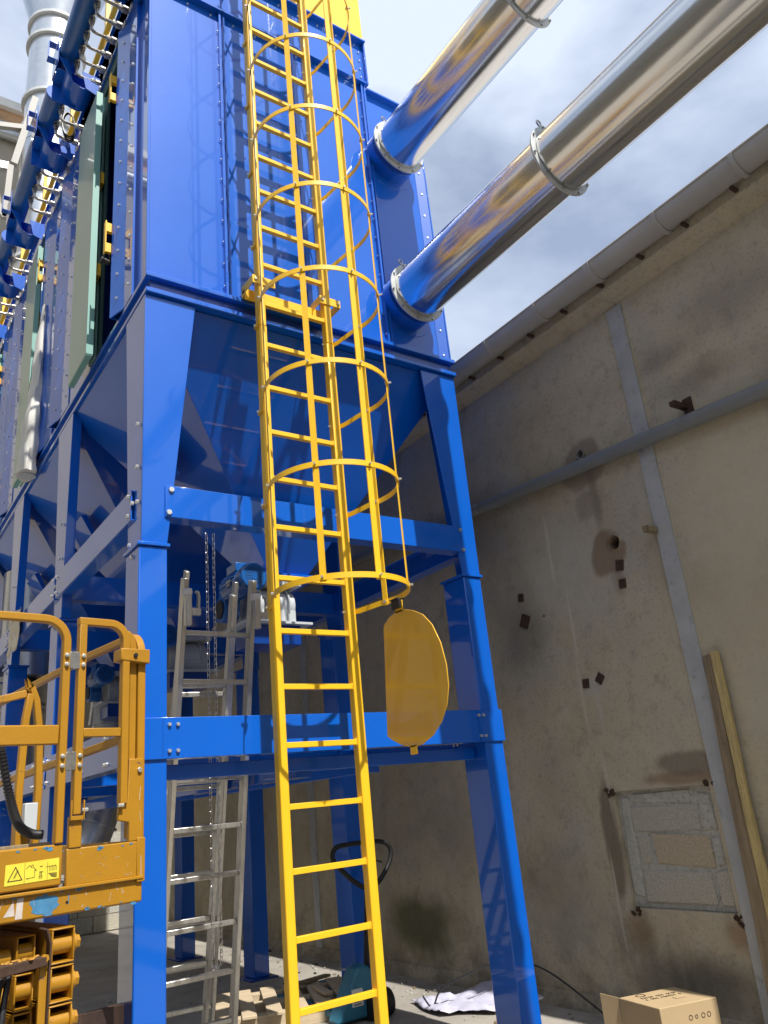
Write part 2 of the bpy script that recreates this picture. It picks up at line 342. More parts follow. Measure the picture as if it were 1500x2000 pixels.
# ---- rendered concrete building on the right
W = 4.15
bw = thing('rendered_building', 'long beige grey rendered building with gutter and bricked up window at the right', 'building', (W, 3.0, 0))
wall = box(W, W + 0.3, -14, 12.3, 0, 4.405).build('wall', 'wall', bw)
def cut(o, cutters):
    bms = []
    for c in cutters:
        mo = o.modifiers.new('b', 'BOOLEAN'); mo.operation = 'DIFFERENCE'; mo.solver = 'EXACT'; mo.object = c; bms.append(c)
    dg = bpy.context.evaluated_depsgraph_get(); me = bpy.data.meshes.new_from_object(o.evaluated_get(dg))
    o.modifiers.clear(); o.data = me
    for c in bms: bpy.data.objects.remove(c)
cs = [MB().cyl((W - 0.05, 3.306, 3.491), (W + 0.25, 3.306, 3.491), 0.037, seg=24).build('c', 'wall'),
      MB().cyl((W - 0.05, 3.181, 2.798), (W + 0.22, 3.181, 2.798), 0.047, seg=24).build('c', 'wall'),
      MB().cyl((W - 0.05, 3.906, 2.477), (W + 0.10, 3.906, 2.477), 0.012, seg=12).build('c', 'wall'),
      box(W - 0.05, W + 0.035, 2.87, 3.575, 0.60, 1.262).build('c', 'wall')]
bpy.context.view_layer.update()
cut(wall, cs)
wall.data.polygons.foreach_set('use_smooth', [False] * len(wall.data.polygons))
# pipe stubs and rubble in the holes
MB().ring((W + 0.02, 3.306, 3.491), (1, 0, 0), 0.029, 0.036, 0.07, 24).build('pipe_end', 'paint_grey', bw)
MB().cyl((W + 0.06, 3.165, 2.785), (W + 0.12, 3.16, 2.78), 0.032, 0.02, seg=8).build('rubble', 'mortar', bw)
# vertical grey joint strip
b = MB()
ys = [0, 0.6, 1.3, 2.1, 2.9, 3.7, 4.38]
for i in range(6):
    j = lambda z: 0.006 * math.sin(z * 7.3)
    b.hexa([(W - 0.014, 2.725 + j(ys[i]), ys[i]), (W + 0.01, 2.725 + j(ys[i]), ys[i]), (W + 0.01, 2.842 + j(ys[i] + 1), ys[i]), (W - 0.014, 2.842 + j(ys[i] + 1), ys[i])],
           [(W - 0.014, 2.725 + j(ys[i + 1]), ys[i + 1]), (W + 0.01, 2.725 + j(ys[i + 1]), ys[i + 1]), (W + 0.01, 2.842 + j(ys[i + 1] + 1), ys[i + 1]), (W - 0.014, 2.842 + j(ys[i + 1] + 1), ys[i + 1])])
b.build('joint_strip', 'strip', bw, label='smooth grey vertical strip covering a joint')
for yy in (7.4, 11.0, -1.6):
    box(W - 0.012, W + 0.01, yy, yy + 0.11, 0, 4.38).build('joint_strip', 'strip', bw)
# bricked-up window: mortar bed, reveal, blocks
bx = W + 0.032
box(bx, bx + 0.05, 2.873, 3.572, 0.603, 1.259).build('mortar_bed', 'mortar', bw, label='rough grey mortar filling of the old window')
def blk(y0, y1, z0, z1, mt='block'):
    q = lambda: random.uniform(-0.017, 0.017)
    d = bx - random.uniform(0.006, 0.012)
    MB().hexa([(d, y0 + q(), z0 + q()), (bx + 0.01, y0, z0), (bx + 0.01, y1, z0), (d, y1 + q(), z0 + q())],
              [(d, y0 + q(), z1 + q()), (bx + 0.01, y0, z1), (bx + 0.01, y1, z1), (d, y1 + q(), z1 + q())]).build('block', mt, bw, bevel=0.008)
blk(3.01, 3.49, 1.02, 1.175)
blk(2.97, 3.35, 0.835, 1.00, 'blockt'); blk(3.385, 3.475, 0.835, 1.00)
blk(3.00, 3.475, 0.635, 0.812); blk(2.885, 2.968, 0.635, 0.812)
blk(2.895, 2.985, 1.02, 1.22, 'mortar'); blk(3.03, 3.46, 1.185, 1.235, 'mortar'); blk(3.485, 3.555, 0.66, 1.22, 'mortar'); blk(2.885, 2.955, 0.835, 0.99, 'mortar')
b = MB()
for k in range(150):
    y = random.uniform(2.88, 3.565); z = random.uniform(0.61, 1.25); s_ = random.uniform(0.003, 0.010)
    pts = [Vector((bx - 0.001, y + math.cos(R(a)) * s_ * random.uniform(.5, 1.3), z + math.sin(R(a)) * s_ * random.uniform(.5, 1.3))) for a in range(0, 360, 72)]
    b.prism(pts, (-random.uniform(0.003, 0.009), 0, 0))
b.build('mortar_crumb', 'mortar', bw, kind='stuff')
# corner damage lumps of dark rust
for (y, z) in ((3.585, 1.27), (2.86, 1.275), (3.55, 0.575), (2.865, 0.57)):
    b = MB()
    for k in range(7):
        c = Vector((W - 0.003, y + random.uniform(-0.03, 0.03), z + random.uniform(-0.03, 0.03)))
        b.cyl(c, c + Vector((-random.uniform(0.006, 0.02), random.uniform(-.01, .01), random.uniform(-.01, .01))), random.uniform(0.008, 0.02), 0.004, seg=6)
    b.build('rust_lump', 'rust', bw)
def crater(y, z, r, m='mortar', n=18):
    b = MB(); ring_o = []; ring_i = []
    for k in range(n):
        t = 2 * math.pi * k / n; q = random.uniform(0.88, 1.12)
        ring_o.append(Vector((W - 0.0005, y + math.cos(t) * r * 1.4 * q, z + math.sin(t) * r * 1.4 * q))); ring_i.append(Vector((W - random.uniform(0.003, 0.012), y + math.cos(t) * r * 1.08, z + math.sin(t) * r * 1.08)))
    b._add(ring_o + ring_i + [v + Vector((0.02, 0, 0)) for v in ring_i], [(i, (i + 1) % n, (i + 1) % n + n, i + n) for i in range(n)] + [(i + n, (i + 1) % n + n, (i + 1) % n + 2 * n, i + 2 * n) for i in range(n)])
    b.build('plaster_rim', m, bw)
crater(3.306, 3.491, 0.038, 'wall'); crater(3.181, 2.798, 0.048, 'wall')
# anchor plates
def plate(y, z, s, a, t=0.010):
    u = Vector((0, math.cos(a), math.sin(a))) * s; v = Vector((0, -math.sin(a), math.cos(a))) * s * 1.15
    c = Vector((W - t, y, z)); 
    o = MB().prism([c - u - v, c + u - v, c + u + v, c - u + v], (t + 0.01, 0, 0)).build('anchor_plate', 'rust', bw, bevel=0.003)
for y, z, s, a in ((3.169, 2.639, 0.030, 0.2), (3.175, 2.518, 0.026, 0.1), (4.096, 2.48, 0.042, 0.5), (4.10, 2.659, 0.026, 0.1), (3.627, 1.95, 0.026, 0.1), (3.502, 1.962, 0.028, 0.7)):
    plate(y, z, s, a)
# rusty angle brackets sticking out
b = MB(); b.box(W - 0.14, W, 2.43, 2.47, 3.43, 3.46); b.box(W - 0.012, W + 0.01, 2.40, 2.46, 3.37, 3.50); b.build('wall_bracket', 'rust', bw, bevel=0.002)
b = MB(); b.box(W - 0.12, W, 2.83, 2.86, 2.75, 2.79); b.box(W - 0.115, W - 0.02, 2.82, 2.83, 2.752, 2.788); b.build('wall_bracket', 'wood', bw, bevel=0.002)
# plinth ledge at the foot
b = MB(); b.prism([(W - 0.05, -14, 0.0), (W + 0.05, -14, 0.0), (W + 0.05, -14, 0.10), (W - 0.02, -14, 0.085)], (0, 26.3, 0)); b.build('plinth', 'wall', bw)
# cornice, roof
b = MB(); b.prism([(W + 0.05, -14, 4.402), (W - 0.005, -14, 4.402), (W - 0.125, -14, 4.47), (W - 0.125, -14, 4.565), (W + 0.3, -14, 4.60)], (0, 26.3, 0))
b.build('cornice', 'wall', bw)
b = MB(); b.prism([(W - 0.14, -14, 4.60), (W - 0.14, -14, 4.625), (W + 6, -14, 6.0), (W + 6, -14, 5.97)], (0, 26.3, 0)); b.build('roof', 'roof', bw)
# gutter: half round trough with sleeves and hooks
gx, gz, gr = W - 0.205, 4.60, 0.095
def half(r, y):
    return [(gx + r * math.cos(R(t)), y, gz + r * math.sin(R(t))) for t in range(180, 361, 15)]
def halfshell(r0, r1, y0, y1):
    a = half(r1, y0); c = half(r0, y0)[::-1]
    return MB().prism(a + c, (0, y1 - y0, 0))
joints = [-2.6, -1.4, -0.2, 0.9, 1.62, 2.16, 2.70, 3.22, 3.76, 4.3, 4.95, 5.8, 7.2, 8.6, 10.2]
gut = halfshell(gr - 0.004, gr, -14, 12.2).build('gutter', 'gutter', bw)
for k, y in enumerate(joints):
    halfshell(gr + 0.0005, gr + 0.013, y, y + (0.055 if k % 3 == 0 else 0.03)).build('gutter_joint', 'gutter', gut)
MB().tube([(gx - gr, -14, gz + 0.004), (gx - gr, 12.2, gz + 0.004)], 0.009, 8).build('gutter_bead', 'gutter', gut)
for k in range(26):
    y = -1.0 + k * 0.34
    b = MB(); b.box(gx + 0.02, gx + 0.10, y, y + 0.022, gz - 0.115, gz - 0.098); b.box(gx + 0.085, gx + 0.10, y - 0.015, y + 0.04, gz - 0.13, gz - 0.06)
    b.build('gutter_hook', 'rust', gut)

# ---- drain pipe along the wall
dp = thing('drain_pipe', 'grey plastic drain pipe sloping along the rendered wall below the gutter', 'pipe', (W - 0.06, 3.2, 3.3))
pa = Vector((W - 0.055, -2.0, 3.03)); pb = Vector((W - 0.055, 8.0, 3.70))
MB().cyl(pa, pb, 0.047, seg=24).build('pipe', 'pvc', dp)
for t in (0.02, 0.35, 0.608, 0.78, 0.95):
    c = pa.lerp(pb, t); d = (pb - pa).normalized()
    MB().cyl(c, c + d * 0.05, 0.053, seg=24).build('coupling', 'pvc', dp)
c = pa.lerp(pb, 0.635); b = MB(); b.ring(c, (0, 1, 0), 0.047, 0.052, 0.02, 24); b.box(W - 0.03, W, c.y - 0.012, c.y + 0.012, c.z - 0.012, c.z + 0.012); b.build('pipe_clip', 'zinc', dp)

# ---- back building, left yard building, building behind the camera
bb = thing('back_building', 'tall beige rendered building behind the machine with roof edge at top left', 'building', (-1, 12.3, 0))
box(-6.4, 4.1, 12.31, 20, 0, 13.2).build('wall', 'backwall', bb)
box(-5.2, 4.2, 12.15, 20.2, 13.2, 13.33).build('roof_edge', 'paint_grey', bb)
box(-5.2, 4.2, 12.20, 20.2, 13.33, 13.62).build('fascia', 'rooforange', bb)
box(-5.25, 4.25, 12.1, 20.2, 13.62, 13.80).build('roof_trim', 'white', bb)
MB().tube([(-5.2, 12.2, 13.08), (4, 12.2, 13.08)], 0.10, 12).build('gutter', 'galvd', bb)
for k in range(14):
    for r in range(6):
        x0 = -1.7 + k * 0.42 + (0.21 if r % 2 else 0)
        if x0 + 0.41 < 4.1:
            box(x0, x0 + 0.405, 12.298, 12.32, 0.02 + r * 0.21, 0.02 + r * 0.21 + 0.2).build('block', 'mortar' if (k + r) % 3 else 'block', bb)
lb = thing('yard_building', 'plain beige building closing the left side of the yard', 'building', (-6.5, 0, 0))
box(-9, -6.5, -14, 12.0, 0, 9.0).build('wall', 'backwall', lb)
box(-9.1, -6.35, -14, 12.0, 9.0, 9.2).build('roof_edge', 'paint_grey', lb)
fb = thing('front_building', 'low beige building across the yard where the ducts lead', 'building', (0, -16, 0))
box(-9, 12, -18, -16, 0, 6.6).build('wall', 'backwall', fb)

# ================================================================== DUST COLLECTOR
XL, XR, YF = 1.195, 3.44, 3.73
dc = thing('dust_collector', 'large glossy blue dust collector on legs with hoppers and open green side doors', 'machine', (XL, YF, 0))
def P(b, name, m='blue', bevel=0.003, parent=dc, **k): return b.build(name, m, parent, bevel=bevel, **k)
rows = [3.73, 5.40, 7.08, 8.80]
# legs
for k, y in enumerate(rows):
    for side in (0, 1):
        x0, x1 = (XL - 0.015, XL + 0.13) if side == 0 else (XR - 0.155, XR - 0.01)
        dy = 0.215 if k else 0.215
        b = MB(); b.box(x0, x1, y, y + dy, 0.015, 2.655)
        leg = P(b, 'leg', bevel=0.006)
        # flared upper part
        zt = 4.155
        if k == 0:
            tx0, tx1 = (XL, XL + 0.295) if side == 0 else (XR - 0.30, XR)
            ty1 = y + 0.35
            bb_ = [(x0 + 0.01, y, 2.675), (x1, y, 2.675), (x1, y + dy, 2.675), (x0 + 0.01, y + dy, 2.675)] if side == 0 else [(x0, y, 2.675), (x1, y, 2.675), (x1, y + dy, 2.675), (x0, y + dy, 2.675)]
            tt = [(tx0, y, zt), (tx1, y, zt), (tx1, ty1, zt), (tx0, ty1, zt)]
            # folded plate: front flange and side flange
            b = MB(); b.hexa([bb_[0], bb_[1], (bb_[1][0], y + 0.012, 2.675), (bb_[0][0], y + 0.012, 2.675)], [tt[0], tt[1], (tx1, y + 0.012, zt), (tx0, y + 0.012, zt)])
            xs = 0 if side == 0 else 1
            xb = bb_[0][0] if side == 0 else bb_[1][0]; xt = tx0 if side == 0 else tx1; th = 0.012 if side == 0 else -0.012
            b.hexa([(xb, y + 0.012, 2.675), (xb + th, y + 0.012, 2.675), (xb + th, y + dy, 2.675), (xb, y + dy, 2.675)],
                   [(xt, y + 0.012, zt), (xt + th, y + 0.012, zt), (xt + th, ty1, zt), (xt, ty1, zt)])
            P(b, 'upper_leg', bevel=0.002, parent=leg)
        else:
            xa, xb = (x0 + 0.012, x0 + 0.075) if side == 0 else (x1 - 0.075, x1)
            b = MB(); b.hexa([(xa, y - 0.02, 2.675), (xb, y - 0.02, 2.675), (xb, y + dy - 0.03, 2.675), (xa, y + dy - 0.03, 2.675)],
                             [(xa, y - 0.09, zt), (xb, y - 0.09, zt), (xb, y + 0.33, zt), (xa, y + 0.33, zt)])
            P(b, 'upper_leg', bevel=0.002, parent=leg)
        P(box(x0 - 0.012, x1 + 0.012, y - 0.012, y + dy + 0.012, 2.656, 2.674), 'collar', parent=leg)
        P(box(x0 - 0.06, x1 + 0.06, y - 0.05, y + dy + 0.05, 0, 0.014), 'base_plate', 'navy', parent=leg)
        if side == 0:
            b = MB()
            for (yy, zz) in ((0.05, 3.35), (0.05, 3.10), (0.12, 2.92), (0.04, 2.90), (0.10, 2.62), (0.16, 2.70)):
                b.bolt((x0 + (0.003 if zz > 2.67 else 0), y + yy, zz), (-1, 0, 0), 0.013, 0.012)
            P(b, 'bolt', 'boltm', 0, parent=leg, kind='stuff')
# front beams
def beamx(x0, x1, y, z0, z1, name='cross_beam', d=0.10):
    b = MB(); b.box(x0, x1, y, y + 0.008, z0, z1); b.box(x0, x1, y + 0.008, y + d, z1 - 0.008, z1); b.box(x0, x1, y + 0.008, y + d, z0, z0 + 0.008)
    return P(b, name, bevel=0.002)
bm_ = beamx(XL + 0.115, XR - 0.15, YF - 0.010, 2.82, 2.995)
b = MB()
for x, z in ((1.341, 2.971), (1.329, 2.843)): b.bolt((x, YF - 0.010, z), (0, -1, 0), 0.017, 0.012)
for x, z in ((3.285, 2.973), (3.292, 2.836)): b.bolt((x + 0.02, YF - 0.001, z), (0, -1, 0), 0.013, 0.012)
P(b, 'bolt', 'boltm', 0, parent=bm_, kind='stuff')
bm_ = beamx(XL - 0.017, XR + 0.002, YF - 0.012, 1.62, 1.808)
b = MB()
for x in (1.331, 1.372, 3.248, 3.285):
    for z in (1.775, 1.655): b.bolt((x, YF - 0.012, z), (0, -1, 0), 0.010, 0.012)
P(b, 'bolt', 'boltm', 0, parent=bm_, kind='stuff')
P(box(1.30, 1.3015, YF - 0.0135, YF - 0.010, 1.63, 1.80), 'seam', 'navy', 0, parent=bm_)
P(box(3.24, 3.2415, YF - 0.0135, YF - 0.010, 1.63, 1.80), 'seam', 'navy', 0, parent=bm_)
for y in rows[1:]:
    beamx(XL + 0.06, XR - 0.06, y + 0.06, 2.82, 2.995); beamx(XL + 0.06, XR - 0.06, y + 0.06, 1.60, 1.80)
# side beams
for side in (0, 1):
    xs = XL - 0.020 if side == 0 else XR - 0.006
    for i in range(3):
        y0, y1 = rows[i] + 0.13, rows[i + 1] + 0.10
        for z0, z1, nm in ((2.83, 3.0, 'side_beam'), (1.61, 1.80, 'side_beam')):
            b = MB(); xx = xs - 0.003 * (i % 2)
            b.box(xx, xx + 0.008, y0, y1, z0, z1)
            s_ = 1 if side == 0 else -1
            lo, hi = sorted((xx + 0.004 + s_ * 0.004, xx + 0.004 + s_ * 0.09))
            b.box(lo, hi, y0, y1, z0, z0 + 0.008); b.box(lo, hi, y0, y1, z1 - 0.008, z1)
            o = P(b, nm, bevel=0.002)
            b = MB()
            for yy in (y0 + 0.03, y1 - 0.04):
                for zz in (z0 + 0.03, z1 - 0.03): b.bolt((xx, yy, zz), (-1, 0, 0), 0.013, 0.014)
            if z0 < 2:
                for yy in (y0 + 0.3, y0 + 0.34, y0 + 0.8, y0 + 1.2): 
                    for zz in (z0 + 0.03, z1 - 0.03): b.bolt((xx, yy, zz), (-1, 0, 0), 0.011, 0.012)
            P(b, 'bolt', 'boltm', 0, parent=o, kind='stuff')
# lower frame under the lower beam
P(box(XL + 0.14, XR - 0.16, YF + 0.10, YF + 0.18, 1.53, 1.60), 'lower_channel', bevel=0.004)
P(box(XL + 0.9, XL + 1.0, YF + 0.2, 8.8, 1.50, 1.60), 'lower_channel', bevel=0.004)
P(box(XR - 0.9, XR - 0.8, YF + 0.2, 8.8, 1.50, 1.60), 'lower_channel', bevel=0.004)
# hoppers
HP = [(3.765, 5.42), (5.44, 7.10), (7.12, 8.80), (8.82, 10.4)]
for i, (y0, y1) in enumerate(HP):
    yc = (y0 + y1) / 2; cx = 2.41
    t = [(XL + 0.02, y0, 4.155), (XR - 0.02, y0, 4.155), (XR - 0.02, y1, 4.155), (XL + 0.02, y1, 4.155)]
    u = [(cx - 0.14, yc - 0.12, 2.80), (cx + 0.14, yc - 0.12, 2.80), (cx + 0.14, yc + 0.12, 2.80), (cx - 0.14, yc + 0.12, 2.80)]
    hp = P(MB().hexa(u, t), 'hopper', bevel=0.002)
    P(box(cx - 0.19, cx + 0.19, yc - 0.17, yc + 0.17, 2.77, 2.80), 'outlet_flange', parent=hp)
    b = MB(); b.hexa([(XL + 0.42, yc - 0.17, 3.42), (XL + 0.46, yc - 0.17, 3.40), (XL + 0.46, yc + 0.17, 3.40), (XL + 0.42, yc + 0.17, 3.42)], [(XL + 0.27, yc - 0.17, 3.68), (XL + 0.31, yc - 0.17, 3.70), (XL + 0.31, yc + 0.17, 3.70), (XL + 0.27, yc + 0.17, 3.68)])
    P(b, 'hopper_hatch', parent=hp)
# chassis lip band between box and hopper
P(box(XL - 0.004, XR + 0.010, YF - 0.025, 10.4, 4.160, 4.190), 'lower_lip', bevel=0.004)
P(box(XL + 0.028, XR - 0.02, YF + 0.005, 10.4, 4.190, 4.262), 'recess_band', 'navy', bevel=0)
P(box(XL - 0.006, XR + 0.010, YF - 0.030, 10.4, 4.262, 4.292), 'upper_lip', bevel=0.004)
b = MB()
for k in range(22): b.bolt((XL + 0.028, YF + 0.3 + k * 0.3, 4.225), (-1, 0, 0), 0.007, 0.008)
P(b, 'bolt', 'boltm', 0, kind='stuff')
# solid box core; near-black colour stands in for shade inside the openings
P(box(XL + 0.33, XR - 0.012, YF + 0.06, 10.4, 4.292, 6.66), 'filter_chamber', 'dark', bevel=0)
YP = YF + 0.030      # panel plane
b = MB()
# right side wall + back
P(box(XR - 0.012, XR - 0.002, YF, 10.4, 4.292, 6.66), 'side_panel', bevel=0.002)
# front panels
def panel(x0, x1, z0, z1, name='front_panel'):
    return P(box(x0, x1, YP, YP + 0.010, z0, z1), name, bevel=0.001)
ZT = 6.70
panel(XL + 0.012, 1.712, 4.292, ZT); panel(1.714, 2.262, 4.292, ZT); panel(2.264, 2.912, 4.292, ZT); panel(2.914, XR - 0.012, 4.292, 6.64)
panel(XL + 0.012, 2.262, 6.73, 7.17); panel(2.264, 2.955, 6.73, 7.17)
P(box(XL + 0.012, 2.955, YP + 0.012, 5.6, 6.73, 7.165), 'top_chamber', 'navy', bevel=0)
# ribs
def rib(x0, x1, z0, z1, y=YF, nm='frame_rib', groove=True):
    b = MB(); 
    if groove:
        w_ = (x1 - x0) * 0.36; b.box(x0, x0 + w_, y, YP + 0.002, z0, z1); b.box(x1 - w_, x1, y + 0.004, YP + 0.002, z0, z1); b.box(x0 + w_, x1 - w_, y + 0.016, YP + 0.002, z0, z1)
    else: b.box(x0, x1, y, YP + 0.002, z0, z1)
    return P(b, nm, bevel=0.0015)
def boltcol(x, zs, y=YP, parent=dc, r=0.0042):
    b = MB()
    for z in zs: b.bolt((x, y, z), (0, -1, 0), r, 0.008)
    P(b, 'bolt', 'boltm', 0, parent=parent, kind='stuff')
zs = [4.38 + i * 0.165 for i in range(14)]
r_ = rib(1.690, 1.735, 4.293, 6.70); boltcol(1.684, zs, YF + 0.02, r_)
r_ = rib(2.240, 2.285, 4.293, 6.70); boltcol(2.232, zs, YF + 0.02, r_)
for z in zs: pass
r_ = rib(2.890, 2.936, 4.293, 6.70); boltcol(2.884, zs, YF + 0.02, r_)
rib(XL + 0.002, XL + 0.018, 4.293, 7.17, groove=False)
# right edge flange, slanted return with bolts
b = MB(); b.hexa([(XR - 0.085, YP - 0.002, 4.293), (XR - 0.012, YF, 4.293), (XR - 0.012, YF + 0.008, 4.293), (XR - 0.085, YP + 0.006, 4.293)],
                 [(XR - 0.085, YP - 0.002, 6.60), (XR - 0.012, YF, 6.60), (XR - 0.012, YF + 0.008, 6.60), (XR - 0.085, YP + 0.006, 6.60)])
b.box(XR - 0.012, XR, YF - 0.004, YP + 0.01, 4.293, 6.64)
ef = P(b, 'edge_flange', bevel=0.0015); 
b = MB()
for z in [4.34 + i * 0.21 for i in range(11)]: b.bolt((XR - 0.05, YF + 0.018, z), (-0.4, -1, 0), 0.008, 0.009)
P(b, 'bolt', 'boltm', 0, parent=ef, kind='stuff')
# horizontal ribs
P(box(XL, 2.936, YF - 0.018, YP + 0.002, 6.700, 6.716), 'top_rib', bevel=0.0015)
P(box(XL, 2.936, YF - 0.006, YP + 0.002, 6.720, 6.732), 'top_rib', bevel=0.0015)
P(box(2.936, XR, YF - 0.018, YP + 0.03, 6.640, 6.656), 'top_rib', bevel=0.0015)
P(box(XL, 2.97, YF - 0.02, YP + 0.03, 7.170, 7.186), 'top_rib', bevel=0.0015)
P(box(2.955, 2.968, YF - 0.004, YP + 0.03, 6.717, 7.170), 'frame_rib', bevel=0.0015)
b = MB()
for x in [1.3 + 0.17 * i for i in range(10)]: b.bolt((x, YP, 6.66), (0, -1, 0), 0.008, 0.01); b.bolt((x + 0.05, YP, 7.13), (0, -1, 0), 0.008, 0.01)
for z in (6.80, 6.89, 6.98, 7.07): b.bolt((2.92, YP, z), (0, -1, 0), 0.008, 0.01)
P(b, 'bolt', 'boltm', 0, kind='stuff')
# yellow guard panels and posts on top
yb_ = YF - 0.005
P(box(2.30, 2.955, yb_, yb_ + 0.02, 7.188, 7.62), 'guard_panel', 'yellow')
P(box(2.80, 2.955, yb_ + 0.001, yb_ + 0.019, 7.62, 8.6), 'guard_panel', 'yellow')
P(box(2.30, 2.74, yb_ + 0.001, yb_ + 0.019, 7.66, 8.6), 'guard_panel', 'yellow')
P(box(XL + 0.05, XL + 0.07, YF, 10.2, 7.19, 7.42), 'toe_board', 'yellow')
P(box(XL + 0.05, XL + 0.09, YF, 10.2, 7.70, 7.74), 'guard_rail', 'yellow')
for k in range(6): P(box(XL + 0.072, XL + 0.112, YF + 0.2 + k * 1.2, YF + 0.24 + k * 1.2, 7.19, 8.2), 'guard_post', 'yellow')

# ---- left side: folded posts, openings, doors
def vpost(ys, z0=4.30, z1=6.74, mt='blue'):
    a, m_, c = ys; xo, xi, xf = XL - 0.006, XL - 0.006, XL - 0.050
    b = MB(); t = 0.01
    b.hexa([(xo, a, z0), (xo + t, a, z0), (xi + t, m_, z0), (xi, m_, z0)], [(xo, a, z1), (xo + t, a, z1), (xi + t, m_, z1), (xi, m_, z1)])
    b.hexa([(xi, m_, z0), (xi + t, m_, z0), (xf + t, c, z0), (xf, c, z0)], [(xi, m_, z1), (xi + t, m_, z1), (xf + t, c, z1), (xf, c, z1)])
    b.box(xo + t, XL + 0.33, a, a + 0.008, z0, z1); b.box(xf + t, XL + 0.33, c - 0.008, c, z0, z1)
    p = P(b, 'side_post', mt, bevel=0)
    b = MB(); z = z0 + 0.12
    while z < z1:
        b.bolt(((xo + xi) / 2, (a + m_) / 2 - 0.01, z), (-1, 0, 0), 0.0095, 0.010); b.bolt(((xf + xi) / 2, (m_ + c) / 2, z - 0.01), (-1, -0.3, 0), 0.0095, 0.010); z += 0.18
    P(b, 'bolt', 'boltm', 0, parent=p, kind='stuff')
P(box(XL + 0.022, XL + 0.03, YF + 0.012, 3.98, 4.293, 6.74), 'corner_panel', bevel=0)
bays = [((3.97, 4.12, 4.265), (4.70, 4.90), 4.625, (5.47, 5.69, 5.90)),
        ((6.00, 6.26, 6.53), (7.0, 7.2), 6.58, (7.60, 7.80, 8.02)),
        ((8.12, 8.35, 8.60), (9.1, 9.3), 8.66, (9.8, 10.0, 10.2))]
for i, (f1, fr, dy0, f2) in enumerate(bays):
    vpost(f1); vpost(f2)
    P(box(XL + 0.022, XL + 0.03, f2[2], f2[2] + 0.11, 4.293, 6.74), 'corner_panel', bevel=0)
    # fixed green frame strips
    P(box(XL + 0.02, XL + 0.035, f1[2], f1[2] + 0.02, 4.31, 6.62), 'opening_frame', 'green', 0.002)
    fs = P(box(XL - 0.012, XL + 0.03, fr[0] + 0.05, fr[1], 4.31, 6.62), 'hinge_strip', 'green', 0.003)
    b = MB()
    for k in range(13): b.bolt((XL - 0.012, (fr[0] + fr[1]) / 2 + 0.03, 4.42 + k * 0.17), (-1, 0, 0), 0.010, 0.008)
    P(b, 'bolt', 'zinc', 0, parent=fs, kind='stuff')
    P(box(XL + 0.0, XL + 0.03, fr[0] + 0.0, fr[0] + 0.05, 4.31, 6.60), 'rubber_seal', 'greendark', 0.008)
    P(box(XL + 0.0, XL + 0.02, fr[1], f2[0], 4.293, 6.74), 'side_panel', bevel=0)
    b = MB(); b.prism([(XL - 0.012, f1[2], 6.62), (XL - 0.012, fr[1], 6.62), (XL - 0.012, fr[1], 6.74), (XL - 0.012, f1[2], 6.74)], (0.04, 0, 0)); P(b, 'opening_head', 'greendark', 0.002)
    # open door lying back against the machine
    dw = 0.47
    d = P(box(1.100, 1.138, dy0, dy0 + dw, 4.24, 6.50), 'door', 'greendoor', 0.004)
    P(box(1.098, 1.142, dy0 - 0.004, dy0 - 0.0005, 4.24, 6.50), 'door_edge', 'green', 0, parent=d)
    P(box(1.102, 1.140, dy0 + 0.0, dy0 + dw, 4.232, 4.2395), 'door_edge', 'green', 0, parent=d)
    for zz in (4.95, 5.75):
        b = MB(); b.cyl((XL - 0.035, dy0 + 0.06, zz - 0.06), (XL - 0.035, dy0 + 0.06, zz + 0.06), 0.009, seg=8); b.box(XL - 0.036, XL - 0.011, dy0 + 0.04, dy0 + 0.12, zz - 0.05, zz + 0.05)
        P(b, 'hinge', 'yellow', 0.001, parent=d)
    # yellow latch keepers
    for zz in (4.93, 6.22):
        b = MB(); yy = f1[2] + 0.03
        b.box(XL - 0.09, XL - 0.082, yy - 0.02, yy + 0.02, zz - 0.13, zz + 0.12)
        b.box(XL - 0.082, XL + 0.02, yy - 0.012, yy + 0.012, zz - 0.12, zz - 0.05); b.box(XL - 0.082, XL + 0.02, yy - 0.012, yy + 0.012, zz + 0.04, zz + 0.11)
        P(b, 'latch_keeper', 'yellow', 0.002)
    b = MB(); yy = f1[2] + 0.06
    b.cyl((XL - 0.06, yy, 4.76), (XL + 0.03, yy, 4.76), 0.008, seg=8); b.cyl((XL - 0.10, yy + 0.0, 4.77), (XL - 0.05, yy, 4.76), 0.022, 0.018, seg=10)
    b.cyl((XL - 0.02, yy, 4.70), (XL - 0.06, yy + 0.03, 4.92), 0.005, seg=6); b.box(XL - 0.03, XL + 0.02, yy - 0.02, yy + 0.02, 4.68, 4.70)
    P(b, 'toggle_latch', 'black', 0)
    # filter ends glimpsed in the dark chamber
    for k in range(3):
        MB().cyl((XL + 0.20, f1[2] + 0.13, 5.20 + k * 0.13), (XL + 0.33, f1[2] + 0.13, 5.20 + k * 0.13), 0.055, seg=16).build('filter_end', 'cream', dc)
# top edge rail of the left side with clips
P(box(XL - 0.03, XL + 0.05, YF, 10.3, 6.742, 6.756), 'edge_rail', bevel=0.002)
P(box(XL + 0.012, XL + 0.03, YF + 0.02, 10.3, 6.757, 7.17), 'upper_side_panel', bevel=0)
P(box(XL - 0.01, XL + 0.04, YF, 10.3, 7.171, 7.187), 'edge_rail', bevel=0.002)
b = MB()
for k in range(40): b.box(XL - 0.036, XL - 0.026, 4.0 + k * 0.16, 4.07 + k * 0.16, 6.735, 6.765)
P(b, 'edge_clip', 'zinc', 0.001, kind='stuff')
b = MB()
for k in range(24): b.bolt((XL + 0.012, 4.0 + k * 0.25, 7.10), (-1, 0, 0), 0.008, 0.008)
P(b, 'bolt', 'boltm', 0, kind='stuff')

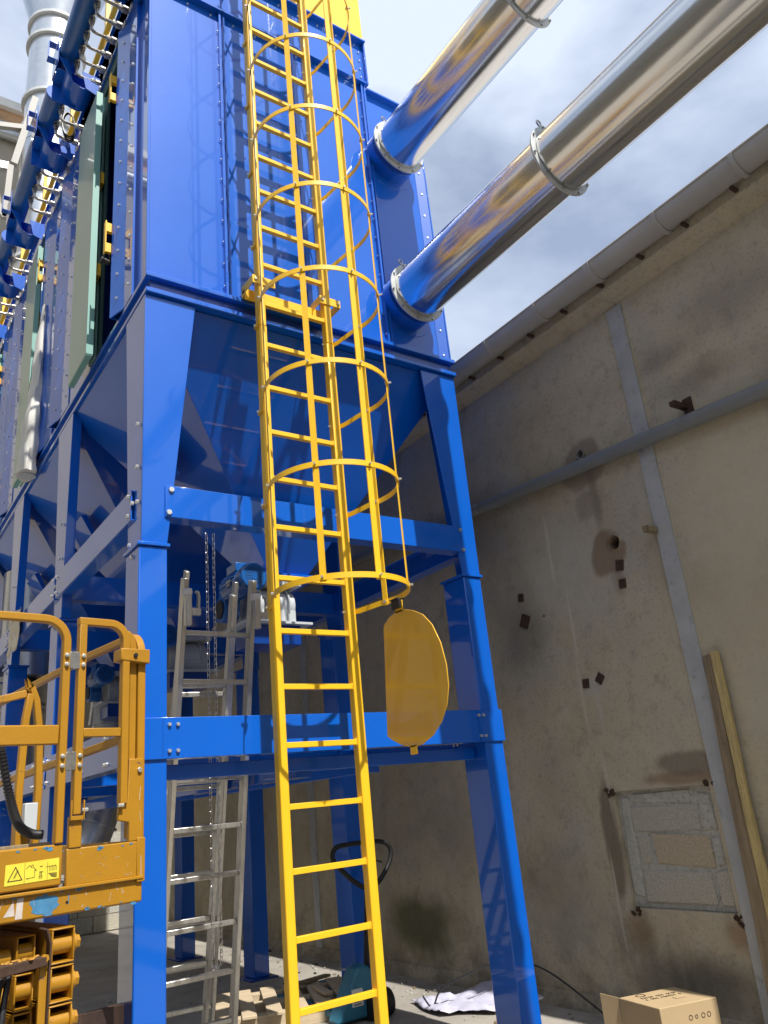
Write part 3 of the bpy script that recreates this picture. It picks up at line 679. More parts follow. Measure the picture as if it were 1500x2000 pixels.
# ---- compressed-air tanks with elbow pipes
def air_tank(y0, y1, ystart, ys, cap=True):
    cx, cz, r = 0.955, 7.13, 0.082
    tk = P(MB().cyl((cx, y0, cz), (cx, y1, cz), r, seg=28), 'air_tank', 'motor', bevel=0.006)
    if cap:
        P(MB().cyl((cx, y0 - 0.012, cz), (cx, y0, cz), r * 1.0, seg=28), 'end_cap', 'blue', 0.001, parent=tk)
        P(MB().cyl((cx + 0.005, y0 - 0.022, cz - 0.005), (cx + 0.005, y0 - 0.012, cz - 0.005), 0.012, seg=12), 'drain_plug', 'black', 0, parent=tk)
    for y in ys:
        vx, vz = cx + 0.055, cz - 0.075
        pts = [(vx, y, vz)] + [(vx, y, vz - 0.09)] + [(vx + 0.035 * (1 - math.cos(R(t))), y, vz - 0.09 - 0.035 * math.sin(R(t))) for t in range(15, 91, 15)] + [(XL - 0.02, y, vz - 0.125 )]
        MB().tube(pts, 0.0125, 10).build('elbow_pipe', 'steelpipe', tk)
        b = MB(); b.cyl((vx, y, vz - 0.035), (vx, y, vz), 0.024, seg=6); b.cyl((vx, y, vz + 0.002), (vx, y, vz + 0.03), 0.026, seg=8); b.cyl((vx, y, vz - 0.055), (vx, y, vz - 0.037), 0.019, seg=8)
        b.build('union_nut', 'zinc', tk, bevel=0.002)
        b = MB(); b.cyl((XL - 0.075, y, vz - 0.125), (XL - 0.045, y, vz - 0.125), 0.022, seg=6); b.cyl((XL - 0.043, y, vz - 0.125), (XL + 0.02, y, vz - 0.125), 0.026, seg=12)
        b.build('wall_union', 'zinc', tk, bevel=0.002)
    return tk
def tank_bracket(y, tk, big=True):
    """dark folded cradle under the tank"""
    b = MB()
    b.box(0.868, 0.874, y - 0.10, y + 0.12, 6.99, 7.27); b.box(0.876, 1.06, y + 0.11, y + 0.116, 6.80, 7.10)
    b.box(0.876, 1.20, y - 0.05, y + 0.11, 6.975, 6.981)
    P(b, 'tank_cradle', 'blue', 0.002, parent=tk)
    b = MB(); b.prism([(0.870, y - 0.104, 7.05), (0.950, y - 0.104, 7.035), (0.985, y - 0.104, 6.84)], (0, 0.006, 0)); P(b, 'gusset', 'blue', 0.001, parent=tk)
    b = MB(); b.prism([(1.05, y - 0.106, 6.985), (XL, y - 0.106, 6.975), (XL, y - 0.106, 6.78), (1.085, y - 0.106, 6.82)], (0, 0.006, 0)); P(b, 'gusset', 'blue', 0.001, parent=tk)
    b = MB(); c0 = Vector((1.06, 0, 6.985)); pr_ = [(c0.x + 0.125 * math.cos(R(t)), y - 0.09, c0.z + 0.165 * math.sin(R(t))) for t in range(180, 361, 15)]
    b.prism(pr_ + [(q[0] + (0.006 if q[0] < c0.x else -0.006), q[1], q[2] + 0.007) for q in pr_[::-1]], (0, 0.24, 0)); P(b, 'support_saddle', 'blue', 0, parent=tk)
    # open hoop bracket on the outer side
    b = MB(); b.box(0.805, 0.811, y - 0.04, y + 0.02, 7.07, 7.24)
    b.box(0.811, 0.867, y - 0.04, y + 0.02, 7.234, 7.24); b.box(0.811, 0.867, y - 0.04, y + 0.02, 7.07, 7.076)
    P(b, 'hoop_bracket', 'blue', 0.001, parent=tk)
t1 = air_tank(3.75, 5.12, 3.75, [4.07, 4.21, 4.357, 4.50, 4.645, 4.79, 4.935], True); tank_bracket(5.03, t1); tank_bracket(3.95, t1)
t2 = air_tank(5.38, 7.05, 5.38, [5.44, 5.62, 5.95, 6.12, 6.29, 6.46, 6.63], True); tank_bracket(5.80, t2); tank_bracket(6.95, t2)
t3 = air_tank(7.38, 9.0, 7.38, [7.44, 7.62, 7.95, 8.12, 8.3, 8.48], True); tank_bracket(7.86, t3); tank_bracket(8.9, t3)
t4 = air_tank(9.2, 10.4, 9.2, [9.3, 9.5, 9.8, 10.0], True)

# ---- rotary valves, gear motors
def rotary(cx, cy, name_label):
    rv = MB(); rv.cyl((cx - 0.155, cy, 2.60), (cx + 0.155, cy, 2.60), 0.112, seg=28)
    v = P(rv, 'rotary_valve', 'valve', 0.01)
    for dx in (-0.10, 0.10): P(MB().cyl((cx + dx - 0.008, cy, 2.60), (cx + dx + 0.008, cy, 2.60), 0.128, seg=28), 'rim', 'valve', 0.002, parent=v)
    P(box(cx - 0.24, cx + 0.24, cy - 0.17, cy + 0.17, 2.455, 2.472), 'mounting_flange', 'valve', 0.002, parent=v)
    P(box(cx - 0.15, cx + 0.15, cy - 0.11, cy + 0.11, 2.4725, 2.56), 'valve_foot', 'valve', 0.002, parent=v)
    P(box(cx - 0.18, cx + 0.18, cy - 0.15, cy + 0.15, 2.715, 2.76), 'inlet_flange', 'valve', 0.002, parent=v)
    b = MB()
    for k in range(6):
        t = R(60 * k); b.bolt((cx + 0.155, cy + 0.08 * math.cos(t), 2.60 + 0.08 * math.sin(t)), (1, 0, 0), 0.009, 0.01)
    P(b, 'bolt', 'boltm', 0, parent=v, kind='stuff')
    P(box(cx - 0.17, cx + 0.17, cy - 0.13, cy + 0.13, 2.33, 2.454), 'outlet_box', 'navy', 0.003, parent=v)
    # motor, axis along y, fan cover facing the yard
    mx_, mz = cx - 0.262, 2.69
    mo = P(MB().cyl((mx_, cy - 0.31, mz), (mx_, cy - 0.02, mz), 0.078, seg=28), 'gear_motor', 'motor', 0.006)
    b = MB()
    for k in range(20):
        t = R(18 * k); c = Vector((mx_ + 0.076 * math.cos(t), 0, mz + 0.076 * math.sin(t)))
        b.bar((c.x, cy - 0.25, c.z), (c.x, cy - 0.03, c.z), 0.004, 0.022, side=(-math.sin(t), 0, math.cos(t)))
    P(b, 'cooling_fin', 'motor', 0, parent=mo, kind='stuff')
    fc = MB(); fc.cyl((mx_, cy - 0.375, mz), (mx_, cy - 0.36, mz), 0.080, 0.090, seg=28); fc.cyl((mx_, cy - 0.36, mz), (mx_, cy - 0.28, mz), 0.090, seg=28)
    P(fc, 'fan_cover', 'motor', 0.004, parent=mo)
    b = MB()
    for rr, nn in ((0.022, 8), (0.033, 12), (0.044, 16), (0.055, 20)):
        for k in range(nn):
            t = 2 * math.pi * k / nn; c = (mx_ + rr * math.cos(t), cy - 0.3755, mz + rr * math.sin(t)); b.cyl(c, (c[0], c[1] + 0.002, c[2]), 0.0042, seg=6)
    P(b, 'vent_hole', 'black', 0, parent=mo, kind='stuff')
    P(box(mx_ - 0.07, mx_ + 0.045, cy - 0.26, cy - 0.12, mz + 0.06, mz + 0.115), 'terminal_box', 'motor', 0.004, parent=mo)
    P(box(mx_ - 0.085, mx_ - 0.078, cy - 0.20, cy - 0.14, mz - 0.02, mz + 0.02), 'rating_plate', 'zinc', 0, parent=mo)
    gb = MB(); gb.cyl((mx_ - 0.045, cy + 0.05, mz - 0.11), (mx_ + 0.06, cy + 0.05, mz - 0.11), 0.085, seg=20); gb.box(mx_ - 0.03, mx_ + 0.05, cy - 0.03, cy + 0.10, mz - 0.10, mz + 0.06)
    P(gb, 'gearbox', 'motor', 0.006, parent=mo)
    b = MB(); b.cyl((mx_ - 0.055, cy + 0.05, mz - 0.11), (mx_ - 0.045, cy + 0.05, mz - 0.11), 0.06, seg=24); P(b, 'output_disc', 'black', 0.002, parent=mo)
for i, (y0, y1) in enumerate(HP[:3]): rotary(2.29 if i == 0 else 2.36, (y0 + y1) / 2 - 0.03, i)
# ================================================================== DUCTS
def duct(x, z, lab, ey=True):
    d = thing('exhaust_duct', lab, 'duct', (x, 3.6, z), group='metal ducts leaving the front of the machine')
    r = 0.193
    seams = [3.60, 2.21, 0.80, -0.6, -2.0, -5.0, -8.0, -11.0, -15.9]
    P(MB().cyl((x, YF + 0.04, z), (x, 3.66, z), 0.205, seg=40), 'spigot', 'blue', 0.002, parent=d)
    P(MB().ring((x, YF + 0.033, z), (0, 1, 0), 0.19, 0.262, 0.012, 40), 'backing_ring', 'blue', 0.002, parent=d)
    for i in range(len(seams) - 1):
        MB().cyl((x, seams[i] - 0.012, z), (x, seams[i + 1] + 0.012, z), r + 0.002 * (i % 2), seg=64).build('duct_section', 'galv', d)
    for i, y in enumerate(seams[:5]):
        f = P(MB().ring((x, y, z), (0, 1, 0), r - 0.01, r + 0.036, 0.014, 48), 'flange', 'flange', 0.003, parent=d)
        b = MB()
        for k in range(10):
            t = R(36 * k + 10); b.bolt((x + (r + 0.026) * math.cos(t), y - 0.010, z + (r + 0.026) * math.sin(t)), (0, -1, 0), 0.008, 0.008)
        P(b, 'bolt', 'zinc', 0, parent=f, kind='stuff')
        t = R(118); c = Vector((x + (r + 0.060) * math.cos(t), y, z + (r + 0.060) * math.sin(t)))
        pts = [c + Vector((math.cos(R(a)) * math.cos(t), 0, math.cos(R(a)) * math.sin(t))) * 0.02 + Vector((0, 1, 0)) * math.sin(R(a)) * 0.0 + Vector((-math.sin(t), 0, math.cos(t))) * math.sin(R(a)) * 0.016 for a in range(0, 360, 30)]
        MB().tube(pts, 0.005, 6, closed=True).build('lifting_eye', 'zinc', f)
    return d
duct(3.09, 4.69, 'lower of two shiny round metal ducts leaving the front of the blue machine')
duct(3.09, 6.02, 'upper of two shiny round metal ducts leaving the front of the blue machine')

# tall vertical duct, left background
vd = thing('vertical_duct', 'tall shiny vertical round duct with cone and ring flanges in the left background', 'duct', (1.95, 9.6, 0))
vx, vy, vr = 1.84, 10.6, 0.42
MB().cyl((vx, vy, 0.0), (vx, vy, 14.1), vr, seg=48).build('duct_section', 'galvd', vd)
MB().cyl((vx, vy, 14.1), (vx, vy, 16.4), vr, vr * 2.5, seg=48).build('cone', 'galvd', vd)
for z in (9.2, 10.4, 11.75, 12.35, 13.6, 14.05):
    MB().ring((vx, vy, z), (0, 0, 1), vr, vr + 0.05, 0.06, 48).build('flange', 'flange', vd, bevel=0.004)
MB().ring((vx, vy, 11.45), (0, 0, 1), vr, vr + 0.006, 0.02, 48).build('seam', 'galvd', vd)
tr = thing('steel_truss_bracket', 'grey steel truss bracket holding the vertical duct to the back building', 'bracket', (1.2, 11.0, 10.5))
b = MB()
b.bar((1.50, 10.15, 12.0), (1.28, 10.15, 10.6), 0.09, 0.09, (0, 1, 0)); b.bar((1.40, 10.15, 11.35), (0.2, 10.15, 10.95), 0.08, 0.08, (0, 1, 0)) 
b.build('post', 'paint_grey', tr)
b = MB(); b.bar((1.22, 10.2, 10.55), (0.4, 10.2, 10.40), 0.12, 0.12, (0, 1, 0)); b.build('chord', 'galvd', tr)
b = MB(); b.bar((1.24, 10.15, 10.55), (1.22, 10.15, 9.6), 0.08, 0.08, (0, 1, 0)); b.bar((0.8, 10.15, 10.4), (1.22, 10.15, 9.6), 0.08, 0.08, (0, 1, 0)); b.build('brace', 'paint_grey', tr)

# low cylinders and elbow seen between the legs
ld = thing('low_level_duct', 'dull galvanised round duct with elbow low behind the blue legs', 'duct', (2.3, 8.1, 0))
MB().tube(bez([(2.32, 8.2, 2.3), (2.32, 8.2, 1.9), (2.28, 8.2, 1.5), (2.12, 8.2, 1.15), (1.8, 8.2, 1.0), (1.3, 8.2, 1.0)], 8), 0.16, 24).build('duct_section', 'galvd', ld)
for c, ax in (((2.32, 8.2, 2.2), (0, 0, 1)), ((2.32, 8.2, 1.85), (0, 0, 1)), ((2.24, 8.2, 1.38), (0.4, 0, 1)), ((2.1, 8.2, 1.14), (1, 0, 1))):
    MB().ring(c, ax, 0.15, 0.185, 0.015, 28).build('flange', 'galvd', ld)
MB().cyl((2.32, 8.2, 2.3), (2.32, 8.2, 2.7), 0.2, 0.16, seg=24).build('reducer', 'galvd', ld)
hv = thing('vertical_silencer', 'wide polished steel cylinder hanging behind the left legs', 'silencer', (1.62, 8.2, 2.5))
MB().cyl((1.60, 8.6, 2.82), (1.60, 8.6, 3.9), 0.27, seg=40).build('shell', 'galvd', hv)
MB().cyl((1.58, 8.6, 1.2), (1.58, 8.6, 2.55), 0.19, seg=32).build('lower_pipe', 'galvd', hv)
for z in (2.5, 2.56, 1.9): MB().ring((1.58, 8.6, z), (0, 0, 1), 0.18, 0.215, 0.02, 32).build('ring', 'zinc', hv)
MB().cyl((1.58, 8.6, 2.58), (1.60, 8.6, 2.815), 0.12, 0.12, seg=24).build('neck', 'black', hv)

# ================================================================== CAGED LADDER
K = 1.012
def lz(z): return 1.35 + K * (z - 1.35)
lad = thing('caged_ladder', 'bright yellow fixed ladder with round safety cage on the front of the blue machine', 'ladder', (2.03 * K, 3.51 * K, 0))
LY = 3.51 * K
rx = [(1.787 * K, 1.835 * K), (2.238 * K, 2.288 * K)]
for x0, x1 in rx:
    P(box(x0, x1, LY - 0.006, LY + 0.046, 0.0, lz(3.99)), 'rail', 'yellow', 0.005, parent=lad)
    P(box(x0 + 0.001, x1 - 0.001, LY - 0.005, LY + 0.045, lz(3.99) + 0.002, 8.3), 'rail', 'yellow', 0.005, parent=lad)
rg = None
for k in range(27):
    z = lz(0.24 + 0.2797 * k)
    if z > 8.1: break
    P(box(rx[0][1], rx[1][0], LY + 0.006, LY + 0.034, z - 0.0135, z + 0.0135), 'rung', 'yellow', 0.002, parent=lad)
b = MB()
for k in range(27):
    z = lz(0.24 + 0.2797 * k)
    if z > 8.1: break
    for x in (rx[0][1] + 0.001, rx[1][0] - 0.001):
        b.box(x - 0.003, x + 0.003, LY + 0.003, LY + 0.036, z - 0.017, z + 0.017)
P(b, 'weld_bead', 'yellow', 0.002, parent=lad, kind='stuff')
# cage
cc = (2.013 * K, 3.195 * K); cr = 0.336 * K
def hoop(z):
    lx, rx_ = rx[0][0] - 0.004, rx[1][1] + 0.004
    pts = [Vector((lx, LY + 0.05, z)), Vector((lx, LY + 0.01, z)), Vector((lx - 0.012, LY - 0.03, z))]
    pts += [Vector((cc[0] + cr * math.cos(R(a)), cc[1] + cr * math.sin(R(a)), z)) for a in range(158, 383, 7)]
    pts += [Vector((rx_ + 0.012, LY - 0.03, z)), Vector((rx_, LY + 0.01, z)), Vector((rx_, LY + 0.05, z))]
    # smooth
    h = MB().sweep(pts, [(-0.014, -0.003), (0.014, -0.003), (0.014, 0.003), (-0.014, 0.003)], ups=(0, 0, 1))
    return P(h, 'hoop', 'yellow', 0, parent=lad)
hz = [1.35 + K * (0.967 + 0.5594 * k) for k in range(11)]
sang = [166, 224, 270, 317, 375]
for z in hz:
    h = hoop(z)
    b = MB()
    for a in sang:
        n = Vector((math.cos(R(a)), math.sin(R(a)), 0)); c = Vector((cc[0], cc[1], z)) + n * (cr + 0.003)
        b.cyl(c, c + n * 0.016, 0.006, seg=6); b.cyl(c - n * 0.018, c - n * 0.008, 0.010, 0.006, seg=8)
    for x in (rx[0][0] - 0.008, rx[1][1] + 0.008): b.cyl((x - 0.012, LY + 0.03, z), (x + 0.012, LY + 0.03, z), 0.007, seg=6)
    b.cyl((rx[0][1] , LY + 0.03, z), (rx[0][1] + 0.012, LY + 0.03, z), 0.005, seg=6); b.cyl((rx[1][0] - 0.014, LY + 0.03, z), (rx[1][0], LY + 0.03, z), 0.005, seg=6)
    P(b, 'bolt', 'boltm', 0, parent=h, kind='stuff')
for a in sang:
    n = Vector((math.cos(R(a)), math.sin(R(a)), 0)); t = Vector((-n.y, n.x, 0)); c = Vector((cc[0], cc[1], 0)) + n * (cr - 0.0065)
    b = MB(); zt = hz[-1] + 0.02; zb = hz[0] - 0.019
    q = lambda z: [c - t * 0.0155 - n * 0.003 + Vector((0, 0, z)), c + t * 0.0155 - n * 0.003 + Vector((0, 0, z)), c + t * 0.0155 + n * 0.003 + Vector((0, 0, z)), c - t * 0.0155 + n * 0.003 + Vector((0, 0, z))]
    b.hexa(q(zb), q(zt)); P(b, 'cage_strap', 'yellow', 0, parent=lad)
# wall brackets
zb = lz(4.20 + 0.095)
for i, (x0, x1) in enumerate(rx):
    xa = x0 - 0.035 if i == 0 else x0 - 0.03
    b = MB(); b.box(xa, xa + 0.15, LY - 0.013, LY - 0.007, zb - 0.028, zb + 0.028); b.box(xa, xa + 0.006, LY - 0.007, YF - 0.04, zb - 0.028, zb + 0.028) if i == 0 else b.box(xa, xa + 0.006, LY - 0.007, YF - 0.04, zb - 0.028, zb + 0.028)
    if i == 1: b.box(xa + 0.144, xa + 0.15, LY - 0.007, LY + 0.12, zb - 0.028, zb + 0.028)
    br = P(b, 'wall_bracket', 'yellow', 0.002, parent=lad)
    b = MB(); b.bolt((xa + 0.018, LY - 0.013, zb), (0, -1, 0), 0.010, 0.010); b.bolt((xa + 0.132, LY - 0.013, zb), (0, -1, 0), 0.010, 0.010); P(b, 'bolt', 'boltm', 0, parent=br, kind='stuff')
b = MB(); b.box(rx[0][0] - 0.035, rx[1][1] + 0.03, YF - 0.075, YF - 0.032, zb - 0.045, zb + 0.0); b.box(rx[0][0] - 0.035, rx[1][1] + 0.03, YF - 0.081, YF - 0.075, zb - 0.08, zb + 0.0)
P(b, 'support_angle', 'yellow', 0.002, parent=lad)
# hinged hatch hanging from the lowest hoop
fx = 2.165; HS = 1.012 / 0.9325
prof = [(3.083, 2.135), (3.03, 2.165), (2.965, 2.180), (2.915, 2.180), (2.84, 2.155), (2.77, 2.12), (2.71, 2.06), (2.665, 1.97), (2.643, 1.87), (2.645, 1.78), (2.672, 1.70), (2.72, 1.64), (2.79, 1.59), (2.87, 1.562), (2.95, 1.556), (3.03, 1.575), (3.10, 1.605), (3.135, 1.625)]
def hs(pts, th=0.006): return MB().prism([(fx * HS, y * HS, 1.35 + (z - 1.35) * HS) for y, z in pts], (th, 0, 0))
hatch = P(hs(prof), 'hatch', 'hatchm', 0.001, parent=lad)
P(hs([(2.915, 1.565), (2.965, 1.565), (2.965, 1.525), (2.915, 1.525)], 0.005), 'tab', 'yellow', 0.001, parent=hatch)
P(hs([(2.915, 2.17), (2.975, 2.17), (2.975, 2.225), (2.915, 2.225)], 0.005), 'hinge_tab', 'yellow', 0.001, parent=hatch)
b = MB(); hz0 = 1.35 + (2.19 - 1.35) * HS; b.box(fx * HS - 0.014, fx * HS - 0.001, 2.92 * HS, 2.985 * HS, hz0, hz0 + 0.045); b.box(fx * HS - 0.02, fx * HS + 0.03, 2.93 * HS, 2.99 * HS, hz0 + 0.046, hz0 + 0.052); P(b, 'hinge', 'black', 0.002, parent=hatch)

# ================================================================== ALUMINIUM LADDER
al = thing('aluminium_ladder', 'worn three part aluminium ladder standing open under the blue machine', 'ladder', (1.95, 4.9, 0))
def section(tl, tr_, bl, br, zs, wd=0.028, dp=0.062, rz=0.028):
    tl, tr_, bl, br = map(Vector, (tl, tr_, bl, br))
    P(MB().bar(bl, tl, wd, dp, (tr_ - tl)), 'stile', 'alu', 0.003, parent=al); P(MB().bar(br, tr_, wd, dp, (tr_ - tl)), 'stile', 'alu', 0.003, parent=al)
    for z in zs:
        a = bl.lerp(tl, z / tl.z); c = br.lerp(tr_, z / tr_.z); d = (c - a).normalized()
        P(MB().bar(a + d * 0.012, c - d * 0.012, 0.03, rz, (0, 1, 0)), 'rung', 'alu', 0.004, parent=al)
zr = [2.33 - 0.259 * k for k in range(9)]
section((1.565, 4.12, 2.62), (1.985, 4.13, 2.64), (1.68, 4.93, 0.0), (2.135, 4.95, 0.0), zr)
section((1.59, 4.175, 2.58), (1.88, 4.18, 2.56), (1.80, 5.50, 0.0), (2.17, 5.46, 0.0), zr[1:], 0.026, 0.055)
section((1.62, 4.235, 2.70), (1.925, 4.24, 2.66), (1.86, 5.62, 0.0), (2.27, 5.58, 0.0), [z - 0.03 for z in zr[1:]], 0.024, 0.05)
# hook brackets on the tops of the front stiles
for x, y, z in ((1.565, 4.085, 2.50), (1.985, 4.095, 2.50)):
    b = MB(); b.box(x - 0.016, x + 0.020, y - 0.02, y + 0.02, z - 0.16, z + 0.05)
    b.box(x + 0.021, x + 0.075, y - 0.014, y + 0.014, z - 0.10, z - 0.06)
    b.sweep([(x + 0.062, y, z - 0.06), (x + 0.066, y, z), (x + 0.062, y, z + 0.03), (x + 0.046, y, z + 0.035)], [(-0.012, -0.008), (0.012, -0.008), (0.012, 0.008), (-0.012, 0.008)], ups=(0, 1, 0))
    P(b, 'guide_hook', 'alu', 0.004, parent=al)
    P(MB().cyl((x - 0.03, y - 0.005, z + 0.025), (x + 0.02, y - 0.005, z + 0.03), 0.022, seg=12), 'end_cap', 'white', 0.003, parent=al)

# ================================================================== CHAIN
ch = thing('hoist_chain', 'thin bright steel chain looped down beside the aluminium ladder', 'chain', (1.845, 4.42, 0.6))
def link_mesh():
    pts = []
    for k in range(12):
        t = 2 * math.pi * k / 12; pts.append((0.0085 * math.cos(t) * (1.0), 0, 0.0085 * math.sin(t) + (0.0105 if math.sin(t) > 0 else -0.0105)))
    return MB().tube(pts, 0.0021, 5, closed=True)
l0 = link_mesh().build('link', 'chain', ch, local=True); n_ = 0
ztop, zbot, pit = 3.0, 0.62, 0.0315
for s in (0, 1):
    z = ztop
    while z > zbot + (0.0 if s else 0.02):
        x = 0.0 + (0.045 if s == 0 else 0.0) * -1 + 0.02; ang = (n_ % 2) * math.pi / 2
        loc = (x + random.uniform(-.001, .001), 0, z - 0.6)
        if n_ == 0: l0.location = loc; l0.rotation_euler = (0, 0, 0.5)
        else: share(l0, 'link', ch, loc, (0, 0, 0.5 + ang))
        n_ += 1; z -= pit * 1.0
for k in range(3):
    share(l0, 'link', ch, (-0.018 + 0.014 * k, 0, 0.012), (0, 1.2, 0.4 * k))

# ================================================================== SCISSOR LIFT
A9 = R(9)
lift = thing('scissor_lift', 'battered orange yellow scissor lift platform with guard rails and yellow warning label', 'lift', (1.09, 3.342, 0), A9)
lift['_base'] = (0, 0, 0)
def Q(b, name, m='lift', bevel=0.004, parent=lift, **k): return b.build(name, m, parent, bevel=bevel, local=True, **k)
# local frame: x along the gate end (0 = right corner, negative to the left), y = away along the platform
deck = Q(box(-0.95, 0.0, 0.0, 1.75, 1.068, 1.158), 'deck_frame', bevel=0.008)
Q(box(-0.93, -0.02, 0.03, 1.72, 1.1585, 1.17), 'deck_floor', 'paint_grey', 0)
# end panel left of the gate, with toe board
tp = Q(box(-0.95, -0.322, -0.010, 0.012, 1.168, 1.308), 'toe_board', bevel=0.006)
gt = Q(box(-0.306, -0.028, -0.008, 0.012, 1.160, 1.288), 'gate_toe_board', bevel=0.004)
Q(box(-0.030, 0.004, -0.012, 0.030, 1.140, 1.30), 'corner_plate', bevel=0.003)
Q(box(-0.95, -0.004, -0.016, -0.001, 1.150, 1.162), 'sill_strip', bevel=0.003)
# side toe board (right side)
Q(box(-0.02, -0.008, 0.04, 1.75, 1.17, 1.29), 'toe_board', bevel=0.003)
PR = 0.017
sq = [(-PR, -PR * 0.9), (PR, -PR * 0.9), (PR, PR * 0.9), (-PR, PR * 0.9)]
def rail_path(pts): return bez(pts, 6)
# left end frame with rounded corner
r0 = Q(MB().sweep([(-0.95, 0.0, 2.145), (-0.52, 0.0, 2.147)] + [(-0.43 + 0.09 * math.sin(R(a)), 0.0, 2.057 + 0.09 * math.cos(R(a))) for a in range(0, 91, 10)] + [(-0.340, 0.0, 1.9), (-0.340, 0.0, 1.31)], sq, ups=(0, 1, 0)), 'guard_rail', bevel=0.004)
Q(box(-0.95, -0.358, -0.016, 0.012, 1.662, 1.735), 'mid_rail', bevel=0.005)
# gate
gpost = Q(MB().sweep([(-0.278, -0.002, 1.405), (-0.278, -0.002, 2.135)], sq, ups=(0, 1, 0)), 'gate_post', bevel=0.003)
Q(MB().sweep([(-0.295, -0.002, 2.147), (-0.18, -0.002, 2.147)] + [(-0.162 + 0.07 * math.sin(R(a)), -0.002, 2.077 + 0.07 * math.cos(R(a))) for a in range(0, 91, 10)] + [(-0.092, -0.002, 1.9), (-0.092, -0.002, 1.43)], sq, ups=(0, 1, 0)), 'gate_frame', bevel=0.003)
Q(box(-0.262, -0.108, -0.014, 0.010, 1.688, 1.722), 'gate_mid_rail', bevel=0.003)
# gate socket brackets and lower post
Q(box(-0.302, -0.254, -0.012, 0.012, 1.289, 1.398), 'gate_leaf', bevel=0.003)
for x0 in (-0.304, -0.256): Q(box(x0, x0 + 0.005, -0.026, -0.013, 1.385, 1.455), 'socket_plate', bevel=0.001)
Q(box(-0.299, -0.257, -0.026, -0.020, 1.385, 1.40), 'socket_plate', bevel=0.001)
# right corner post, double tube with bracket
Q(MB().sweep([(-0.045, 0.03, 1.30), (-0.045, 0.03, 2.03)] + [(-0.045 - 0.055 * (1 - math.cos(R(a))) * 0.6, 0.03, 2.04 + 0.075 * math.sin(R(a))) for a in range(10, 91, 16)] , sq, ups=(0, 1, 0)), 'corner_post', bevel=0.004)
Q(MB().sweep([(-0.010, 0.02, 1.29), (-0.010, 0.02, 2.02)] + [(-0.010 , 0.02 + 0.09 * (1 - math.cos(R(a))), 2.02 + 0.10 * math.sin(R(a))) for a in range(10, 91, 10)] + [(-0.02, 0.5, 2.115), (-0.02, 1.70, 2.07)], sq, ups=(1, 0, 0)), 'side_top_rail', bevel=0.004)
Q(MB().sweep([(-0.018, 0.05, 1.70), (-0.018, 1.70, 1.62)], sq, ups=(1, 0, 0)), 'side_mid_rail', bevel=0.003)
Q(MB().prism([(-0.118, -0.022, 1.995), (0.012, -0.022, 1.985), (0.012, -0.022, 2.045), (-0.118, -0.022, 2.045)], (0, 0.075, 0)), 'latch_block', bevel=0.004)
cp = MB(); cp.prism([(-0.108, -0.004, 1.37), (-0.104, -0.004, 1.42), (-0.07, -0.004, 1.44), (-0.064, -0.004, 1.60), (-0.004, -0.004, 1.60), (-0.004, -0.004, 1.29), (-0.062, -0.004, 1.289), (-0.062, -0.004, 1.36)], (0, 0.02, 0)); Q(cp, 'corner_post_plate', bevel=0.003)
# hinges between the frames
for z in (1.60, 1.985):
    hg = Q(MB().cyl((-0.309, -0.012, z - 0.035), (-0.309, -0.012, z + 0.035), 0.009, seg=10), 'hinge', 'zinc', 0)
    Q(box(-0.330, -0.309, -0.020, -0.017, z - 0.033, z + 0.033), 'hinge_leaf', 'zinc', 0.001, parent=hg); Q(box(-0.309, -0.290, -0.0205, -0.0175, z - 0.033, z + 0.033), 'hinge_leaf', 'zinc', 0.001, parent=hg)
    for x in (-0.343, -0.276):
        for dz in (-0.018, 0.018):
            b = MB(); b.cyl((x, -0.026, z + dz), (x, -0.0165, z + dz), 0.0085, seg=16); b.cyl((x, -0.031, z + dz), (x, -0.0262, z + dz), 0.006, seg=6); Q(b, 'bolt', 'boltm', 0.0005)
for x, z in ((-0.252, 1.42), (-0.108, 1.425)):
    b = MB(); b.cyl((x - 0.008, -0.02, z), (x + 0.014, -0.02, z), 0.007, seg=6); Q(b, 'bolt', 'boltm', 0)
b = MB(); b.cyl((-0.055, -0.030, 2.017), (-0.055, -0.022, 2.017), 0.009, seg=12); Q(b, 'bolt', 'black', 0.001)
b = MB(); b.cyl((-0.022, -0.014, 1.555), (-0.022, -0.004, 1.555), 0.010, seg=6); Q(b, 'bolt', 'boltm', 0.001)
# inner far-end rails and folded loop
Q(MB().sweep([(-0.155, 0.72, 1.17), (-0.150, 0.72, 1.55), (-0.160, 0.72, 1.80), (-0.182, 0.72, 1.94), (-0.205, 0.72, 1.995), (-0.222, 0.72, 1.98)], sq, ups=(0, 1, 0)), 'inner_rail_loop', bevel=0.004)
Q(MB().sweep([(-0.240, 0.71, 1.17), (-0.238, 0.71, 1.55), (-0.228, 0.71, 1.85), (-0.212, 0.71, 1.965)], sq, ups=(0, 1, 0)), 'inner_rail_loop', bevel=0.004)
Q(MB().sweep([(-0.95, 0.95, 1.80), (-0.22, 0.73, 1.97)], sq, ups=(0, 0, 1)), 'inner_rail', bevel=0.003)
Q(box(-0.245, -0.190, 0.60, 0.64, 1.36, 1.48), 'control_box', 'valve', 0.004)
Q(box(-0.262, -0.205, 0.645, 0.69, 1.17, 1.42), 'inner_post', bevel=0.003)
Q(box(-0.95, -0.19, 0.45, 0.48, 1.27, 1.315), 'inner_sill', 'wood', 0.003)
hp_ = bez([(-0.38, 0.56, 1.72), (-0.33, 0.56, 1.52), (-0.29, 0.55, 1.40), (-0.24, 0.54, 1.355), (-0.19, 0.53, 1.345)], 14)
b = MB(); b.tube(hp_, 0.016, 10)
for k in range(2, len(hp_) - 2, 1): b.ring(hp_[k], hp_[k + 1] - hp_[k - 1], 0.014, 0.020, 0.008, 12)
Q(b, 'corrugated_hose', 'hose', 0)
